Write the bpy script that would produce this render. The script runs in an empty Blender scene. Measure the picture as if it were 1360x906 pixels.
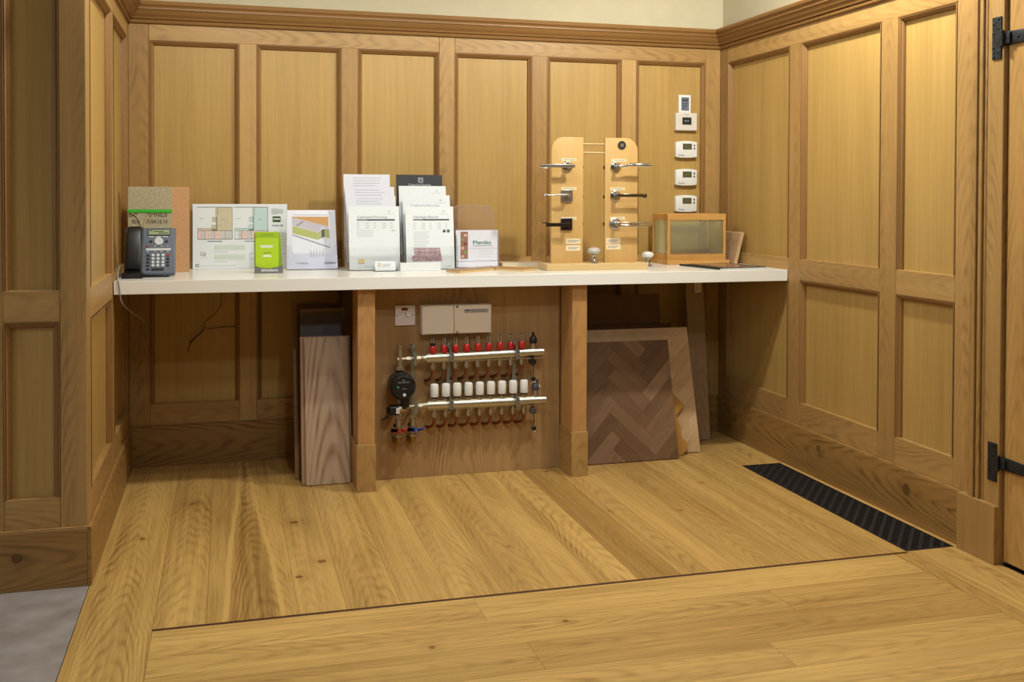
import bpy, bmesh, math, random
from mathutils import Vector, Matrix
random.seed(7)
C = bpy.context.scene.collection
PI = math.pi
W = 2.803            # clear width between the side walls (m)
YF = -1.397          # where the left wall ends and the column front begins
CT = 0.860           # counter top height

# ------------------------------------------------------------------ helpers
def lin(c):
    return tuple(((v / 255) / 12.92 if v / 255 <= 0.04045 else ((v / 255 + 0.055) / 1.055) ** 2.4) for v in c)

class MB:
    """Collects faces (with uv, board attribute and material index) and links them as ONE mesh."""
    def __init__(s):
        s.v = []; s.f = []; s.uv = []; s.br = []; s.mi = []
    def face(s, pts, uv=None, br=(0.5, 1.0, 1.0), mi=0, M=None):
        i = len(s.v)
        for p in pts:
            p = Vector(p)
            s.v.append(M @ p if M else p)
        s.f.append(tuple(range(i, i + len(pts))))
        s.uv.append(uv or [(0, 0)] * len(pts)); s.br.append(br); s.mi.append(mi)
    def raw(s, verts, faces, mi=0, M=None, br=(0.5, 1.0, 1.0)):
        i = len(s.v)
        for p in verts:
            p = Vector(p); s.v.append(M @ p if M else p)
        for f in faces:
            s.f.append(tuple(k + i for k in f)); s.uv.append([(verts[k][0], verts[k][2]) for k in f]); s.br.append(br); s.mi.append(mi)
    def box(s, x0, x1, y0, y1, z0, z1, g=2, tone=1.0, cath=1.0, seed=None, mi=0, M=None):
        if x0 > x1: x0, x1 = x1, x0
        if y0 > y1: y0, y1 = y1, y0
        if z0 > z1: z0, z1 = z1, z0
        seed = random.random() if seed is None else seed
        c = ((x0 + x1) / 2, (y0 + y1) / 2, (z0 + z1) / 2)
        off = seed * 17.3
        vc = (seed * 7.77 % 1.0 - 0.5) * 0.06
        V = [(x0, y0, z0), (x1, y0, z0), (x1, y1, z0), (x0, y1, z0), (x0, y0, z1), (x1, y0, z1), (x1, y1, z1), (x0, y1, z1)]
        F = [((0, 3, 2, 1), 2), ((4, 5, 6, 7), 2), ((0, 1, 5, 4), 1), ((2, 3, 7, 6), 1), ((1, 2, 6, 5), 0), ((3, 0, 4, 7), 0)]
        i = len(s.v)
        for p in V:
            p = Vector(p); s.v.append(M @ p if M else p)
        for idx, n in F:
            ax = [a for a in (0, 1, 2) if a != n]
            ua = g if g != n else ax[0]
            va = [a for a in ax if a != ua][0]
            s.f.append(tuple(k + i for k in idx))
            s.uv.append([(V[k][ua] + off, V[k][va] - c[va] + vc) for k in idx])
            s.br.append((seed, tone, cath)); s.mi.append(mi)
    def prism(s, poly, h0, h1, plane='xz', mi=0, M=None, g=2, tone=1.0, cath=1.0, seed=None):
        seed = random.random() if seed is None else seed
        off = seed * 17.3
        def P(a, b, h):
            return {'xz': (a, h, b), 'xy': (a, b, h), 'yz': (h, a, b)}[plane]
        n = len(poly)
        ga = {'xz': {0: 0, 2: 1}, 'xy': {0: 0, 1: 1}, 'yz': {1: 0, 2: 1}}[plane].get(g, 1)
        def U(a, b):
            q = (a, b); return (q[ga] + off, q[1 - ga])
        br = (seed, tone, cath)
        s.face([P(a, b, h0) for a, b in poly], [U(a, b) for a, b in poly], br, mi, M)
        s.face([P(a, b, h1) for a, b in reversed(poly)], [U(a, b) for a, b in reversed(poly)], br, mi, M)
        for k in range(n):
            a, b = poly[k]; c, d = poly[(k + 1) % n]
            s.face([P(a, b, h0), P(a, b, h1), P(c, d, h1), P(c, d, h0)],
                   [(off + a + b, 0), (off + a + b, h1 - h0), (off + c + d, h1 - h0), (off + c + d, 0)], br, mi, M)
    def lathe(s, prof, c=(0, 0, 0), axis='z', seg=28, mi=0, M=None):
        """prof: list of (radius, height along the axis from c)"""
        def P(r, h, t):
            a, b = r * math.cos(t), r * math.sin(t)
            q = {'z': (a, b, h), 'y': (a, h, b), 'x': (h, a, b)}[axis]
            return (q[0] + c[0], q[1] + c[1], q[2] + c[2])
        i = len(s.v)
        vs = []; fs = []; idx = []
        for r, h in prof:
            if r < 1e-6:
                idx.append([len(vs)] * seg); vs.append(P(0, h, 0))
            else:
                idx.append(list(range(len(vs), len(vs) + seg)))
                vs += [P(r, h, 2 * PI * k / seg) for k in range(seg)]
        for a, b in zip(idx, idx[1:]):
            for k in range(seg):
                q = [a[k], a[(k + 1) % seg], b[(k + 1) % seg], b[k]]
                q2 = []
                for e in q:
                    if e not in q2: q2.append(e)
                if len(q2) > 2: fs.append(tuple(q2))
        if prof[0][0] > 1e-6: fs.append(tuple(reversed(idx[0])))
        if prof[-1][0] > 1e-6: fs.append(tuple(idx[-1]))
        s.raw(vs, fs, mi, M)
    def cyl(s, p0, p1, r, r2=None, seg=20, mi=0, M=None):
        s.tube([p0, p1], r, seg, mi, M, r2)
    def tube(s, path, r, seg=10, mi=0, M=None, r2=None):
        path = [Vector(p) for p in path]; n = len(path)
        rs = r if isinstance(r, (list, tuple)) else [r + ((r2 if r2 is not None else r) - r) * k / (n - 1) for k in range(n)]
        vs = []; fs = []; up = None
        for k, p in enumerate(path):
            d = (path[min(k + 1, n - 1)] - path[max(k - 1, 0)]).normalized()
            if up is None:
                up = Vector((0, 0, 1)) if abs(d.z) < .9 else Vector((1, 0, 0))
            a = d.cross(up)
            if a.length < 1e-4: a = d.cross(Vector((0, 1, 0)))
            a.normalize(); b = d.cross(a).normalized(); up = -b if b.dot(up) < 0 else b
            a = d.cross(up).normalized(); b = up
            for t in range(seg):
                q = 2 * PI * t / seg
                vs.append(tuple(p + (a * math.cos(q) + b * math.sin(q)) * rs[k]))
        for k in range(n - 1):
            for t in range(seg):
                fs.append((k * seg + t, k * seg + (t + 1) % seg, (k + 1) * seg + (t + 1) % seg, (k + 1) * seg + t))
        fs.append(tuple(reversed(range(seg)))); fs.append(tuple(range((n - 1) * seg, n * seg)))
        s.raw(vs, fs, mi, M)
    def text(s, body, x, y, z, size, mi=0, bold=0.0, align='LEFT', M=None, sx=1.0, plane='xz', depth=0.0003):
        cu = bpy.data.curves.new('txt', 'FONT'); cu.body = body; cu.size = size; cu.align_x = align; cu.offset = bold
        cu.extrude = depth; cu.resolution_u = 2
        o = bpy.data.objects.new('txt', cu); C.objects.link(o)
        bpy.context.view_layer.update()
        me = bpy.data.meshes.new_from_object(o.evaluated_get(bpy.context.evaluated_depsgraph_get()))
        vs = []
        for v in me.vertices:
            if plane == 'xz': vs.append((x + v.co.x * sx, y - v.co.z, z + v.co.y))
            else: vs.append((x + v.co.x * sx, y + v.co.y, z + v.co.z))
        s.raw(vs, [tuple(p.vertices) for p in me.polygons], mi, M)
        bpy.data.objects.remove(o); bpy.data.curves.remove(cu); bpy.data.meshes.remove(me)
    def build(s, name, mats, parent=None, bevel=0, seg=2, smooth=False, weld=False):
        me = bpy.data.meshes.new(name)
        me.from_pydata([tuple(v) for v in s.v], [], s.f)
        me.uv_layers.new(name='UVMap'); me.attributes.new('brd', 'FLOAT_VECTOR', 'FACE')
        me.uv_layers['UVMap'].data.foreach_set('uv', [c for f in s.uv for p in f for c in p])
        me.attributes['brd'].data.foreach_set('vector', [c for b in s.br for c in b])
        me.polygons.foreach_set('material_index', s.mi)
        for m in (mats if isinstance(mats, (list, tuple)) else [mats]):
            me.materials.append(m)
        if smooth:
            for p in me.polygons: p.use_smooth = True
            me.set_sharp_from_angle(angle=math.radians(38))
        me.validate(); me.update()
        o = bpy.data.objects.new(name, me); C.objects.link(o)
        if parent: o.parent = parent
        if weld or bevel:
            w = o.modifiers.new('weld', 'WELD'); w.merge_threshold = 1e-5
        if bevel:
            b = o.modifiers.new('bevel', 'BEVEL'); b.width = bevel; b.segments = seg
            b.limit_method = 'ANGLE'; b.angle_limit = math.radians(40)
            if seg > 1:
                for p in me.polygons: p.use_smooth = True
                me.set_sharp_from_angle(angle=math.radians(60))
        return o

def thing(name, label, cat, loc=(0, 0, 0), rot=(0, 0, 0), group=None):
    o = bpy.data.objects.new(name, None); C.objects.link(o); o.empty_display_size = .02
    o.location = loc; o.rotation_euler = rot
    o['label'] = label; o['category'] = cat
    if group: o['group'] = group
    return o
def tag(o, label, cat, group=None):
    o['label'] = label; o['category'] = cat
    if group: o['group'] = group
    return o
def struct(o):
    o['kind'] = 'structure'; return o
def copy_tree(o, parent=None):
    c = o.copy(); C.objects.link(c)
    if parent: c.parent = parent
    for ch in list(o.children): copy_tree(ch, c)
    return c

# ------------------------------------------------------------------ materials
def mat(name, col, rough=.5, metal=0., spec=.5, alpha=None, trans=0., coat=0., emit=None, ior=1.45):
    m = bpy.data.materials.new(name); m.use_nodes = True
    b = m.node_tree.nodes['Principled BSDF']
    b.inputs['Base Color'].default_value = (*lin(col), 1)
    b.inputs['Roughness'].default_value = rough; b.inputs['Metallic'].default_value = metal
    b.inputs['Specular IOR Level'].default_value = spec
    b.inputs['Transmission Weight'].default_value = trans; b.inputs['IOR'].default_value = ior
    b.inputs['Coat Weight'].default_value = coat
    if emit:
        b.inputs['Emission Color'].default_value = (*lin(emit[0]), 1); b.inputs['Emission Strength'].default_value = emit[1]
    return m

def noisy(name, c1, c2, scale=200, rough=.6, bump=.0, contrast=(.35, .65), detail=4):
    m = mat(name, c1, rough); nt = m.node_tree; N = nt.nodes; L = nt.links; b = N['Principled BSDF']
    tc = N.new('ShaderNodeTexCoord'); n = N.new('ShaderNodeTexNoise'); n.inputs['Scale'].default_value = scale; n.inputs['Detail'].default_value = detail
    L.new(tc.outputs['Object'], n.inputs['Vector'])
    r = N.new('ShaderNodeValToRGB'); r.color_ramp.elements[0].position = contrast[0]; r.color_ramp.elements[1].position = contrast[1]
    r.color_ramp.elements[0].color = (*lin(c1), 1); r.color_ramp.elements[1].color = (*lin(c2), 1)
    L.new(n.outputs['Fac'], r.inputs[0]); L.new(r.outputs[0], b.inputs['Base Color'])
    if bump:
        bp = N.new('ShaderNodeBump'); bp.inputs['Strength'].default_value = bump; bp.inputs['Distance'].default_value = .002
        L.new(n.outputs['Fac'], bp.inputs['Height']); L.new(bp.outputs[0], b.inputs['Normal'])
    return m

def wood(name, light, dark, feature=None, wander=1.0, cath=1.0, rings=6.0, streak=.35, ringmix=.55, rough=.42, knots=None, uvscale=1.0, broad=.35, heart=None, coat=0.0):
    """Procedural timber: u runs along the grain, v across, attribute brd = (seed, tone, cathedral amount)."""
    m = bpy.data.materials.new(name); m.use_nodes = True
    nt = m.node_tree; N = nt.nodes; L = nt.links; b = N['Principled BSDF']
    def M(op, a, c=None, d=None):
        n = N.new('ShaderNodeMath'); n.operation = op
        for k, q in enumerate((a, c, d)):
            if q is None: continue
            if isinstance(q, (int, float)): n.inputs[k].default_value = q
            else: L.new(q, n.inputs[k])
        return n.outputs[0]
    def vec(x, y, z):
        n = N.new('ShaderNodeCombineXYZ')
        for k, q in enumerate((x, y, z)):
            if isinstance(q, (int, float)): n.inputs[k].default_value = q
            else: L.new(q, n.inputs[k])
        return n.outputs[0]
    def noise(v, scale=1.0, detail=2.0, rgh=.5, col=False):
        n = N.new('ShaderNodeTexNoise'); n.inputs['Scale'].default_value = scale; n.inputs['Detail'].default_value = detail; n.inputs['Roughness'].default_value = rgh
        L.new(v, n.inputs['Vector']); return n.outputs['Color' if col else 'Fac']
    uv = N.new('ShaderNodeUVMap'); uv.uv_map = 'UVMap'
    sp = N.new('ShaderNodeSeparateXYZ'); L.new(uv.outputs[0], sp.inputs[0])
    at = N.new('ShaderNodeAttribute'); at.attribute_name = 'brd'
    sa = N.new('ShaderNodeSeparateXYZ'); L.new(at.outputs['Vector'], sa.inputs[0])
    u, v = sp.outputs[0], sp.outputs[1]
    if uvscale != 1.0: u = M('MULTIPLY', u, uvscale); v = M('MULTIPLY', v, uvscale)
    seed, tone, kc = sa.outputs[0], sa.outputs[1], sa.outputs[2]
    sd = M('MULTIPLY', seed, 41.0)
    # slow wander of the heart line and of the rings
    wan = M('SUBTRACT', noise(vec(M('MULTIPLY', u, 1.6), sd, 0.0), 1, 2), .5)
    v2 = M('ADD', v, M('MULTIPLY', wan, .08 * wander))
    wp = M('SUBTRACT', noise(vec(M('MULTIPLY', u, 1.5), M('MULTIPLY', v, 11.0), sd), 1, 2, .5), .5)
    vv = M('MULTIPLY', M('MULTIPLY', v2, v2), 110.0)
    c = M('ADD', M('ADD', vv, M('MULTIPLY', u, 2.2)), M('MULTIPLY', wp, 1.05 * wander))
    ph = M('MULTIPLY', c, rings * 2 * PI)
    sn = M('MULTIPLY_ADD', M('SINE', ph), .5, .5)
    ring = M('MULTIPLY', M('POWER', sn, 2.2), M('MULTIPLY', kc, cath))
    # irregular strength of the rings
    ring = M('MULTIPLY', ring, M('MAXIMUM', 0.12, M('MINIMUM', 1.3, M('MULTIPLY_ADD', noise(vec(M('MULTIPLY', u, 2.5), M('MULTIPLY', v, 25.0), M('ADD', sd, 5.0)), 1, 2), 3.2, -1.05))))
    fine = noise(vec(M('MULTIPLY', u, 5.0), M('MULTIPLY', v, 260.0), sd), 1, 3, .6)
    mid = noise(vec(M('MULTIPLY', u, 1.6), M('MULTIPLY', v, 60.0), M('ADD', sd, 9.0)), 1, 2)
    brd = noise(vec(M('MULTIPLY', u, .9), M('MULTIPLY', v, 9.0), M('ADD', sd, 3.0)), 1, 3)
    pore = noise(vec(M('MULTIPLY', u, 26.0), M('MULTIPLY', v, 700.0), sd), 1, 1)
    d = M('MULTIPLY', ring, ringmix)
    d = M('ADD', d, M('MULTIPLY', M('SUBTRACT', fine, .42), streak * 1.6))
    d = M('ADD', d, M('MULTIPLY', M('SUBTRACT', mid, .45), streak * 1.5))
    d = M('ADD', d, M('MULTIPLY', M('SUBTRACT', brd, .45), broad * 2.0))
    d = M('ADD', d, M('MULTIPLY', M('GREATER_THAN', pore, .66), .10))
    if knots:
        tc = N.new('ShaderNodeTexCoord')
        for (kx, ky, kz, kr) in knots:
            nv = N.new('ShaderNodeVectorMath'); nv.operation = 'SUBTRACT'; L.new(tc.outputs['Object'], nv.inputs[0]); nv.inputs[1].default_value = (kx, ky, kz)
            wv = N.new('ShaderNodeVectorMath'); wv.operation = 'LENGTH'; L.new(nv.outputs[0], wv.inputs[0])
            dist = M('ADD', wv.outputs['Value'], M('MULTIPLY', wp, kr * .9))
            core = M('MULTIPLY', M('SMOOTH_MIN', M('MAXIMUM', M('SUBTRACT', 1.0, M('DIVIDE', dist, kr)), 0.0), 1.0, .1), 1.7)
            halo = M('MAXIMUM', M('SUBTRACT', 1.0, M('DIVIDE', dist, kr * 4.0)), 0.0)
            rr = M('MULTIPLY_ADD', M('SINE', M('DIVIDE', dist, kr * .09)), .5, .5)
            d = M('ADD', d, M('ADD', core, M('MULTIPLY', halo, M('MULTIPLY_ADD', rr, .28, .16))))
    if feature:      # dark heartwood tongue with pale sapwood bands, on one wide board: (x centre, y far, y near, w far, w near, x0, x1)
        tc2 = N.new('ShaderNodeTexCoord'); sp2 = N.new('ShaderNodeSeparateXYZ'); L.new(tc2.outputs['Object'], sp2.inputs[0])
        fx, fy0, fy1, w0, w1, bx0, bx1 = feature
        tt_ = M('DIVIDE', M('SUBTRACT', sp2.outputs[1], fy0), fy1 - fy0)
        wd = M('MULTIPLY_ADD', tt_, w1 - w0, w0)
        dx = M('ABSOLUTE', M('ADD', M('SUBTRACT', sp2.outputs[0], fx), M('MULTIPLY', wp, .05)))
        q = M('SUBTRACT', dx, wd)
        core = M('MULTIPLY', M('MAXIMUM', M('MINIMUM', M('DIVIDE', q, -.02), 1.0), 0.0), .42)
        sap = M('MAXIMUM', M('SUBTRACT', 1.0, M('DIVIDE', M('ABSOLUTE', M('SUBTRACT', q, .006)), .010)), 0.0)
        ins = M('MULTIPLY', M('MULTIPLY', M('GREATER_THAN', sp2.outputs[0], bx0), M('LESS_THAN', sp2.outputs[0], bx1)), M('GREATER_THAN', sp2.outputs[1], fy1 - .003))
        d = M('ADD', d, M('MULTIPLY', ins, M('SUBTRACT', core, M('MULTIPLY', sap, .75))))
    cr = N.new('ShaderNodeValToRGB'); e = cr.color_ramp.elements
    e[0].position = 0.0; e[0].color = (*lin(light), 1)
    e[1].position = 1.0; e[1].color = (*lin(dark), 1)
    if heart:
        x = e.new(1.6 / 2.6); x.color = (*lin(heart), 1)
    dd = M('MAXIMUM', M('MINIMUM', M('MULTIPLY_ADD', d, .85, .10), 1.0), 0.0)
    L.new(dd, cr.inputs[0])
    tn = N.new('ShaderNodeVectorMath'); tn.operation = 'MULTIPLY'
    L.new(cr.outputs[0], tn.inputs[0])
    # darker boards are also redder: tone^1, tone^1.25, tone^1.5 for r, g, b
    L.new(vec(tone, M('POWER', tone, 1.22), M('POWER', tone, 1.5)), tn.inputs[1])
    L.new(tn.outputs[0], b.inputs['Base Color'])
    L.new(M('MULTIPLY_ADD', fine, .18, rough - .08), b.inputs['Roughness'])
    b.inputs['Specular IOR Level'].default_value = .42
    b.inputs['Coat Weight'].default_value = coat; b.inputs['Coat Roughness'].default_value = .3
    bp = N.new('ShaderNodeBump'); bp.inputs['Strength'].default_value = .12; bp.inputs['Distance'].default_value = .001
    L.new(M('ADD', fine, M('MULTIPLY', ring, -.5)), bp.inputs['Height']); L.new(bp.outputs[0], b.inputs['Normal'])
    return m

OAK = wood('oak_frame', (180, 143, 86), (118, 84, 45), cath=1.0, rings=5.0, streak=.32, ringmix=.42)
OAKP = wood('oak_panel_veneer', (184, 150, 86), (142, 108, 55), cath=.18, rings=5, streak=.42, ringmix=.4, broad=.35)
OAKM = wood('oak_moulding', (152, 112, 62), (98, 68, 34), cath=.4, streak=.4, ringmix=.4)
OAKB = wood('oak_skirting', (172, 132, 74), (104, 74, 36), cath=1.0, rings=4, streak=.3, ringmix=.6,
            knots=[(W - .012, -1.51, .115, .024), (W - .012, -.93, .13, .016), (W - .012, -.2, .10, .012), (-.195, YF - .012, .10, .016)])
OAKF = wood('oak_floor_board', (206, 168, 98), (130, 93, 43), feature=(.478, -.1, -1.79, .012, .075, .350, .600), cath=1.0, rings=4.6, streak=.60, ringmix=.36, broad=.62, rough=.40,
            knots=[(.127, -1.0, 0, .012), (.70, -1.38, 0, .018), (.62, -1.50, 0, .014), (.64, -.95, 0, .020), (.28, -.62, 0, .014),
                   (.965, -.62, 0, .010), (1.32, -1.40, 0, .007), (1.79, -1.12, 0, .008), (1.73, -.52, 0, .012), (2.05, -1.18, 0, .009),
                   (1.31, -2.03, 0, .010), (.92, -2.10, 0, .012), (2.30, -.85, 0, .008)])
DOORW = wood('oak_door', (190, 148, 86), (130, 94, 46), cath=.7, rings=4, streak=.3, ringmix=.5,
             knots=[(W + .01, -2.09, .665, .012), (W + .01, -2.05, .67, .007), (W + .01, -2.03, .95, .004)])
LINE = mat('joint_dark', (52, 32, 18), .8)
WENGE = mat('inlay_dark_wood', (74, 44, 30), .5)
COUNTER = mat('counter_white_laminate', (236, 236, 230), .22, spec=.5)
CREAM = noisy('cream_plaster', (186, 176, 148), (190, 180, 152), 12, .85)
CEIL = mat('ceiling_white', (230, 226, 215), .9)
CONC = noisy('grey_stone_tile', (128, 118, 112), (158, 150, 146), 9, .55, contrast=(.3, .7), detail=8)
IRON = mat('black_iron', (36, 37, 40), .5, .3)
IRONF = noisy('forged_iron', (34, 36, 38), (52, 55, 58), 90, .5, .4)
IRONF.node_tree.nodes['Principled BSDF'].inputs['Metallic'].default_value = .5
BLACK = mat('black_plastic', (22, 22, 24), .35)
PIT = mat('duct_black', (8, 8, 8), .9)

# ------------------------------------------------------------------ setting
# --- walls: plaster shells first
def wallmesh(name, boxes, m):
    b = MB()
    for q in boxes: b.box(*q)
    return struct(b.build(name, m))
TH = .022
wb = wallmesh('wall_back', [(-.25, W + .3, .024, .20, 0, 2.6)], CREAM)
wl = wallmesh('wall_left', [(-.30, -.024, YF + .024, .024, 0, 2.6)], CREAM)
wf = wallmesh('wall_column', [(-1.3, -.024, YF + .0241, YF + .20, 0, 2.6)], CREAM)
wr = wallmesh('wall_right', [(W + .024, W + .30, -1.83, .024, 0, 2.6), (W + .06, W + .30, -3.1, -1.83, 2.05, 2.6), (W + .024, W + .30, -6.0, -3.05, 0, 2.6), (W + .06, W + .30, -3.05, -1.83, 0, 2.05)], CREAM)
ce = wallmesh('ceiling', [(-3.2, W + .3, -6.0, .2, 2.6, 2.7)], CEIL)

class Plane:
    """maps (a along the wall, z, out of the wall) to world"""
    def __init__(s, kind): s.k = kind
    def P(s, a, z, o):
        if s.k == 'back': return (a, -o, z)
        if s.k == 'left': return (o, a, z)
        if s.k == 'right': return (W - o, a, z)
        if s.k == 'front': return (a, YF - o, z)
    def box(s, mb, a0, a1, z0, z1, o0, o1, g, **k):
        p, q = s.P(a0, z0, o0), s.P(a1, z1, o1)
        ga = {'a': 0 if s.k in ('back', 'front') else 1, 'z': 2}[g]
        mb.box(p[0], q[0], p[1], q[1], p[2], q[2], g=ga, **k)
R_ = random.Random(3)
def tn(lo=.92, hi=1.08): return R_.uniform(lo, hi)
PROF = [(0, .0015), (.0035, .0015), (.005, -.002), (.008, .0), (.011, -.003), (.0125, -.007), (.016, -.009), (.0185, -.013), (.020, -TH + .001)]
def moulding(pl, parent, a0, a1, z0, z1, sill=True):
    """profiled bead on the top and both sides of a panel; a plain chamfered sill below"""
    mb = MB(); sd = R_.random(); t = tn(.85, 1.0)
    for side in ('l', 't', 'r'):
        for (d0, h0), (d1, h1) in zip(PROF, PROF[1:]):
            if side == 'l': q = [(a0 + d0, z0, h0), (a0 + d0, z1 - d0, h0), (a0 + d1, z1 - d1, h1), (a0 + d1, z0, h1)]
            if side == 'r': q = [(a1 - d0, z1 - d0, h0), (a1 - d0, z0, h0), (a1 - d1, z0, h1), (a1 - d1, z1 - d1, h1)]
            if side == 't': q = [(a0 + d0, z1 - d0, h0), (a1 - d0, z1 - d0, h0), (a1 - d1, z1 - d1, h1), (a0 + d1, z1 - d1, h1)]
            pts = [pl.P(*x) for x in q]
            if side == 't': uv = [(x[0] + sd * 9, x[1] + x[2]) for x in q]
            else: uv = [(x[1] + sd * 9, x[0] + x[2]) for x in q]
            mb.face(pts, uv, (sd, t, 1))
    return mb.build('moulding', OAKM, parent)

def panelling(pl, parent, panels, zbot, zr0, zr1, ztop, zcap, a_lo, a_hi, ptone=None, stones=None):
    """panels: list of (a0,a1) from a_lo to a_hi; stiles between, three rails"""
    edges = [a_lo] + [e for p in panels for e in p] + [a_hi]
    for k in range(0, len(edges), 2):
        s0, s1 = edges[k], edges[k + 1]
        if s1 - s0 < .004: continue
        t = stones[k // 2] if stones else tn(.88, 1.12)
        mb = MB(); top = zcap if (k == 0 or k + 2 == len(edges) or (len(panels) > 4 and k == 6)) else ztop
        pl.box(mb, s0 + .0004, s1 - .0004, zbot - .105, top, -TH, 0, 'z', tone=t, cath=R_.choice((1, .7, .3)))
        mb.build('stile', OAK, parent, bevel=.0012, seg=1)
    def seg(a0, a1, z0, z1):
        mb = MB(); pl.box(mb, a0 + .0004, a1 - .0004, z0, z1, -TH, -.0004, 'a', tone=tn(.92, 1.1)); mb.build('rail', OAK, parent, bevel=.0012, seg=1)
    mids = [0, len(panels)] if len(panels) <= 4 else [0, 3, len(panels)]
    for i, j in zip(mids, mids[1:]):
        seg(panels[i][0], panels[j - 1][1], ztop, zcap)
    for a0, a1 in panels:
        seg(a0, a1, zbot - .105, zbot)
        seg(a0, a1, zr0, zr1)
    for n, (a0, a1) in enumerate(panels):
        for (z0, z1) in ((zbot, zr0), (zr1, ztop)):
            mb = MB(); t = (ptone[n] if ptone else 1) * tn(.96, 1.04)
            pl.box(mb, a0 - .004, a1 + .004, z0 - .004, z1 + .004, -TH - .002, -TH + .001, 'z', tone=t, cath=R_.choice((.2, .5, 1)))
            mb.build('panel', OAKP, parent)
            moulding(pl, parent, a0, a1, z0, z1)

B, Lp, Rp, Fp = Plane('back'), Plane('left'), Plane('right'), Plane('front')
BP = [(.084, .462), (.537, .911), (.986, 1.363), (1.437, 1.815), (1.89, 2.272), (2.349, 2.721)]
panelling(B, wb, BP, .270, .800, .895, 1.853, 1.93, 0.0, W, stones=[.84, 1.13, .92, .98, .84, 1.12, .98])
panelling(Lp, wl, [(-1.305, -.69), (-.612, -.075)], .270, .797, .893, 1.858, 1.93, YF + .0005, 0.0)
panelling(Rp, wr, [(-1.742, -1.421), (-1.320, -.757), (-.660, -.080)], .288, .820, .912, 1.848, 1.93, -1.832, 0.0, stones=[1.0, .95, .95, .72])
panelling(Fp, wf, [(-.46, -.31), (-.231, -.076)], .271, .799, .894, 1.96, 2.03, -1.3, -.0005)

# --- cornice: profile swept round left, back and right walls, mitred in the corners
CP = [(0, 1.924), (.010, 1.924), (.013, 1.930), (.010, 1.936), (.0085, 1.940), (.018, 1.942), (.021, 1.950), (.030, 1.960), (.037, 1.974), (.040, 1.978),
      (.044, 1.979), (.044, 1.986), (.048, 1.992), (.055, 1.997), (.057, 2.008), (.053, 2.014), (.0, 2.016)]
def sweep(name, P, prof, m, z_add=0):
    mb = MB(); sd = R_.random()
    for (o0, z0), (o1, z1) in zip(prof, prof[1:]):
        q = P(o0, z0, o1, z1)
        ln = [0, 1, 1, 0]
        mb.face(q[0], [(q[1][0], o0 + z0), (q[1][1], o0 + z0), (q[1][1], o1 + z1), (q[1][0], o1 + z1)], (sd, tn(.86, .95), .6))
    return struct(mb.build(name, m))
sweep('trim_1', lambda o0, z0, o1, z1: ([(o0, -o0, z0), (W - o0, -o0, z0), (W - o1, -o1, z1), (o1, -o1, z1)], (0, W)), CP, OAKM)
sweep('trim_2', lambda o0, z0, o1, z1: ([(o0, YF - o0, z0), (o0, -o0, z0), (o1, -o1, z1), (o1, YF - o1, z1)], (YF, 0)), CP, OAKM)
sweep('trim_3', lambda o0, z0, o1, z1: ([(W - o0, -o0, z0), (W - o0, -3.2, z0), (W - o1, -3.2, z1), (W - o1, -o1, z1)], (0, 3.2)), CP, OAKM)

# --- baseboards
def skirting(name, pl, a0, a1, h, mit=(0, 0), tone=1.0, th=.012):
    mb = MB(); pl.box(mb, a0, a1, 0, h - .004, 0.0003, th, 'a', tone=tone)
    pl.box(mb, a0, a1, h - .004, h, 0.0003, th - .003, 'a', tone=tone * 1.1)
    return struct(mb.build(name, OAKB, bevel=.0015))
skirting('baseboard_back', B, .0, W, .180, tone=.84)
skirting('baseboard_left', Lp, YF - .012, -.012, .180, tone=.9)
skirting('baseboard_right', Rp, -1.800, -.012, .187, tone=.92)
skirting('baseboard_column', Fp, -1.3, .0, .180, tone=.86)

# --- door casing and door on the right wall
mb = MB()
x = W
mb.box(x - .012, x + .024, -1.975, -1.832, .185, 2.12, g=2, tone=1.0, cath=1)
for (a, b_, o) in ((-1.848, -1.836, .020), (-1.872, -1.852, .027), (-1.893, -1.876, .022), (-1.905, -1.897, .016)):
    mb.box(x - o, x - .010, a, b_, .187, 2.12, g=2, tone=.92)
struct(mb.build('trim_4', OAK, bevel=.003))
mb = MB(); mb.prism([(-1.800, 0), (-1.976, 0), (-1.976, .187), (-1.97, .190), (-1.805, .190), (-1.800, .187)], x - .030, x + .024, plane='yz', g=2, tone=.97)
struct(mb.build('trim_5', OAK, bevel=.0015, seg=1))
mb = MB(); mb.box(x - .012, x + .024, -2.93, -2.80, 0, 2.12, g=2); mb.box(x - .012, x + .024, -2.80, -1.975, 2.04, 2.12, g=1)
struct(mb.build('trim_6', OAK, bevel=.002))
door = MB()
ys = [-1.981, -2.115, -2.255, -2.395, -2.535, -2.675, -2.797]
for a, b_ in zip(ys, ys[1:]):
    door.box(x + .002, x + .042, b_ + .0008, a - .0008, .012, 2.035, g=2, tone=tn(.95, 1.05))
dr = struct(door.build('door_1', DOORW, bevel=.002))
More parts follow.
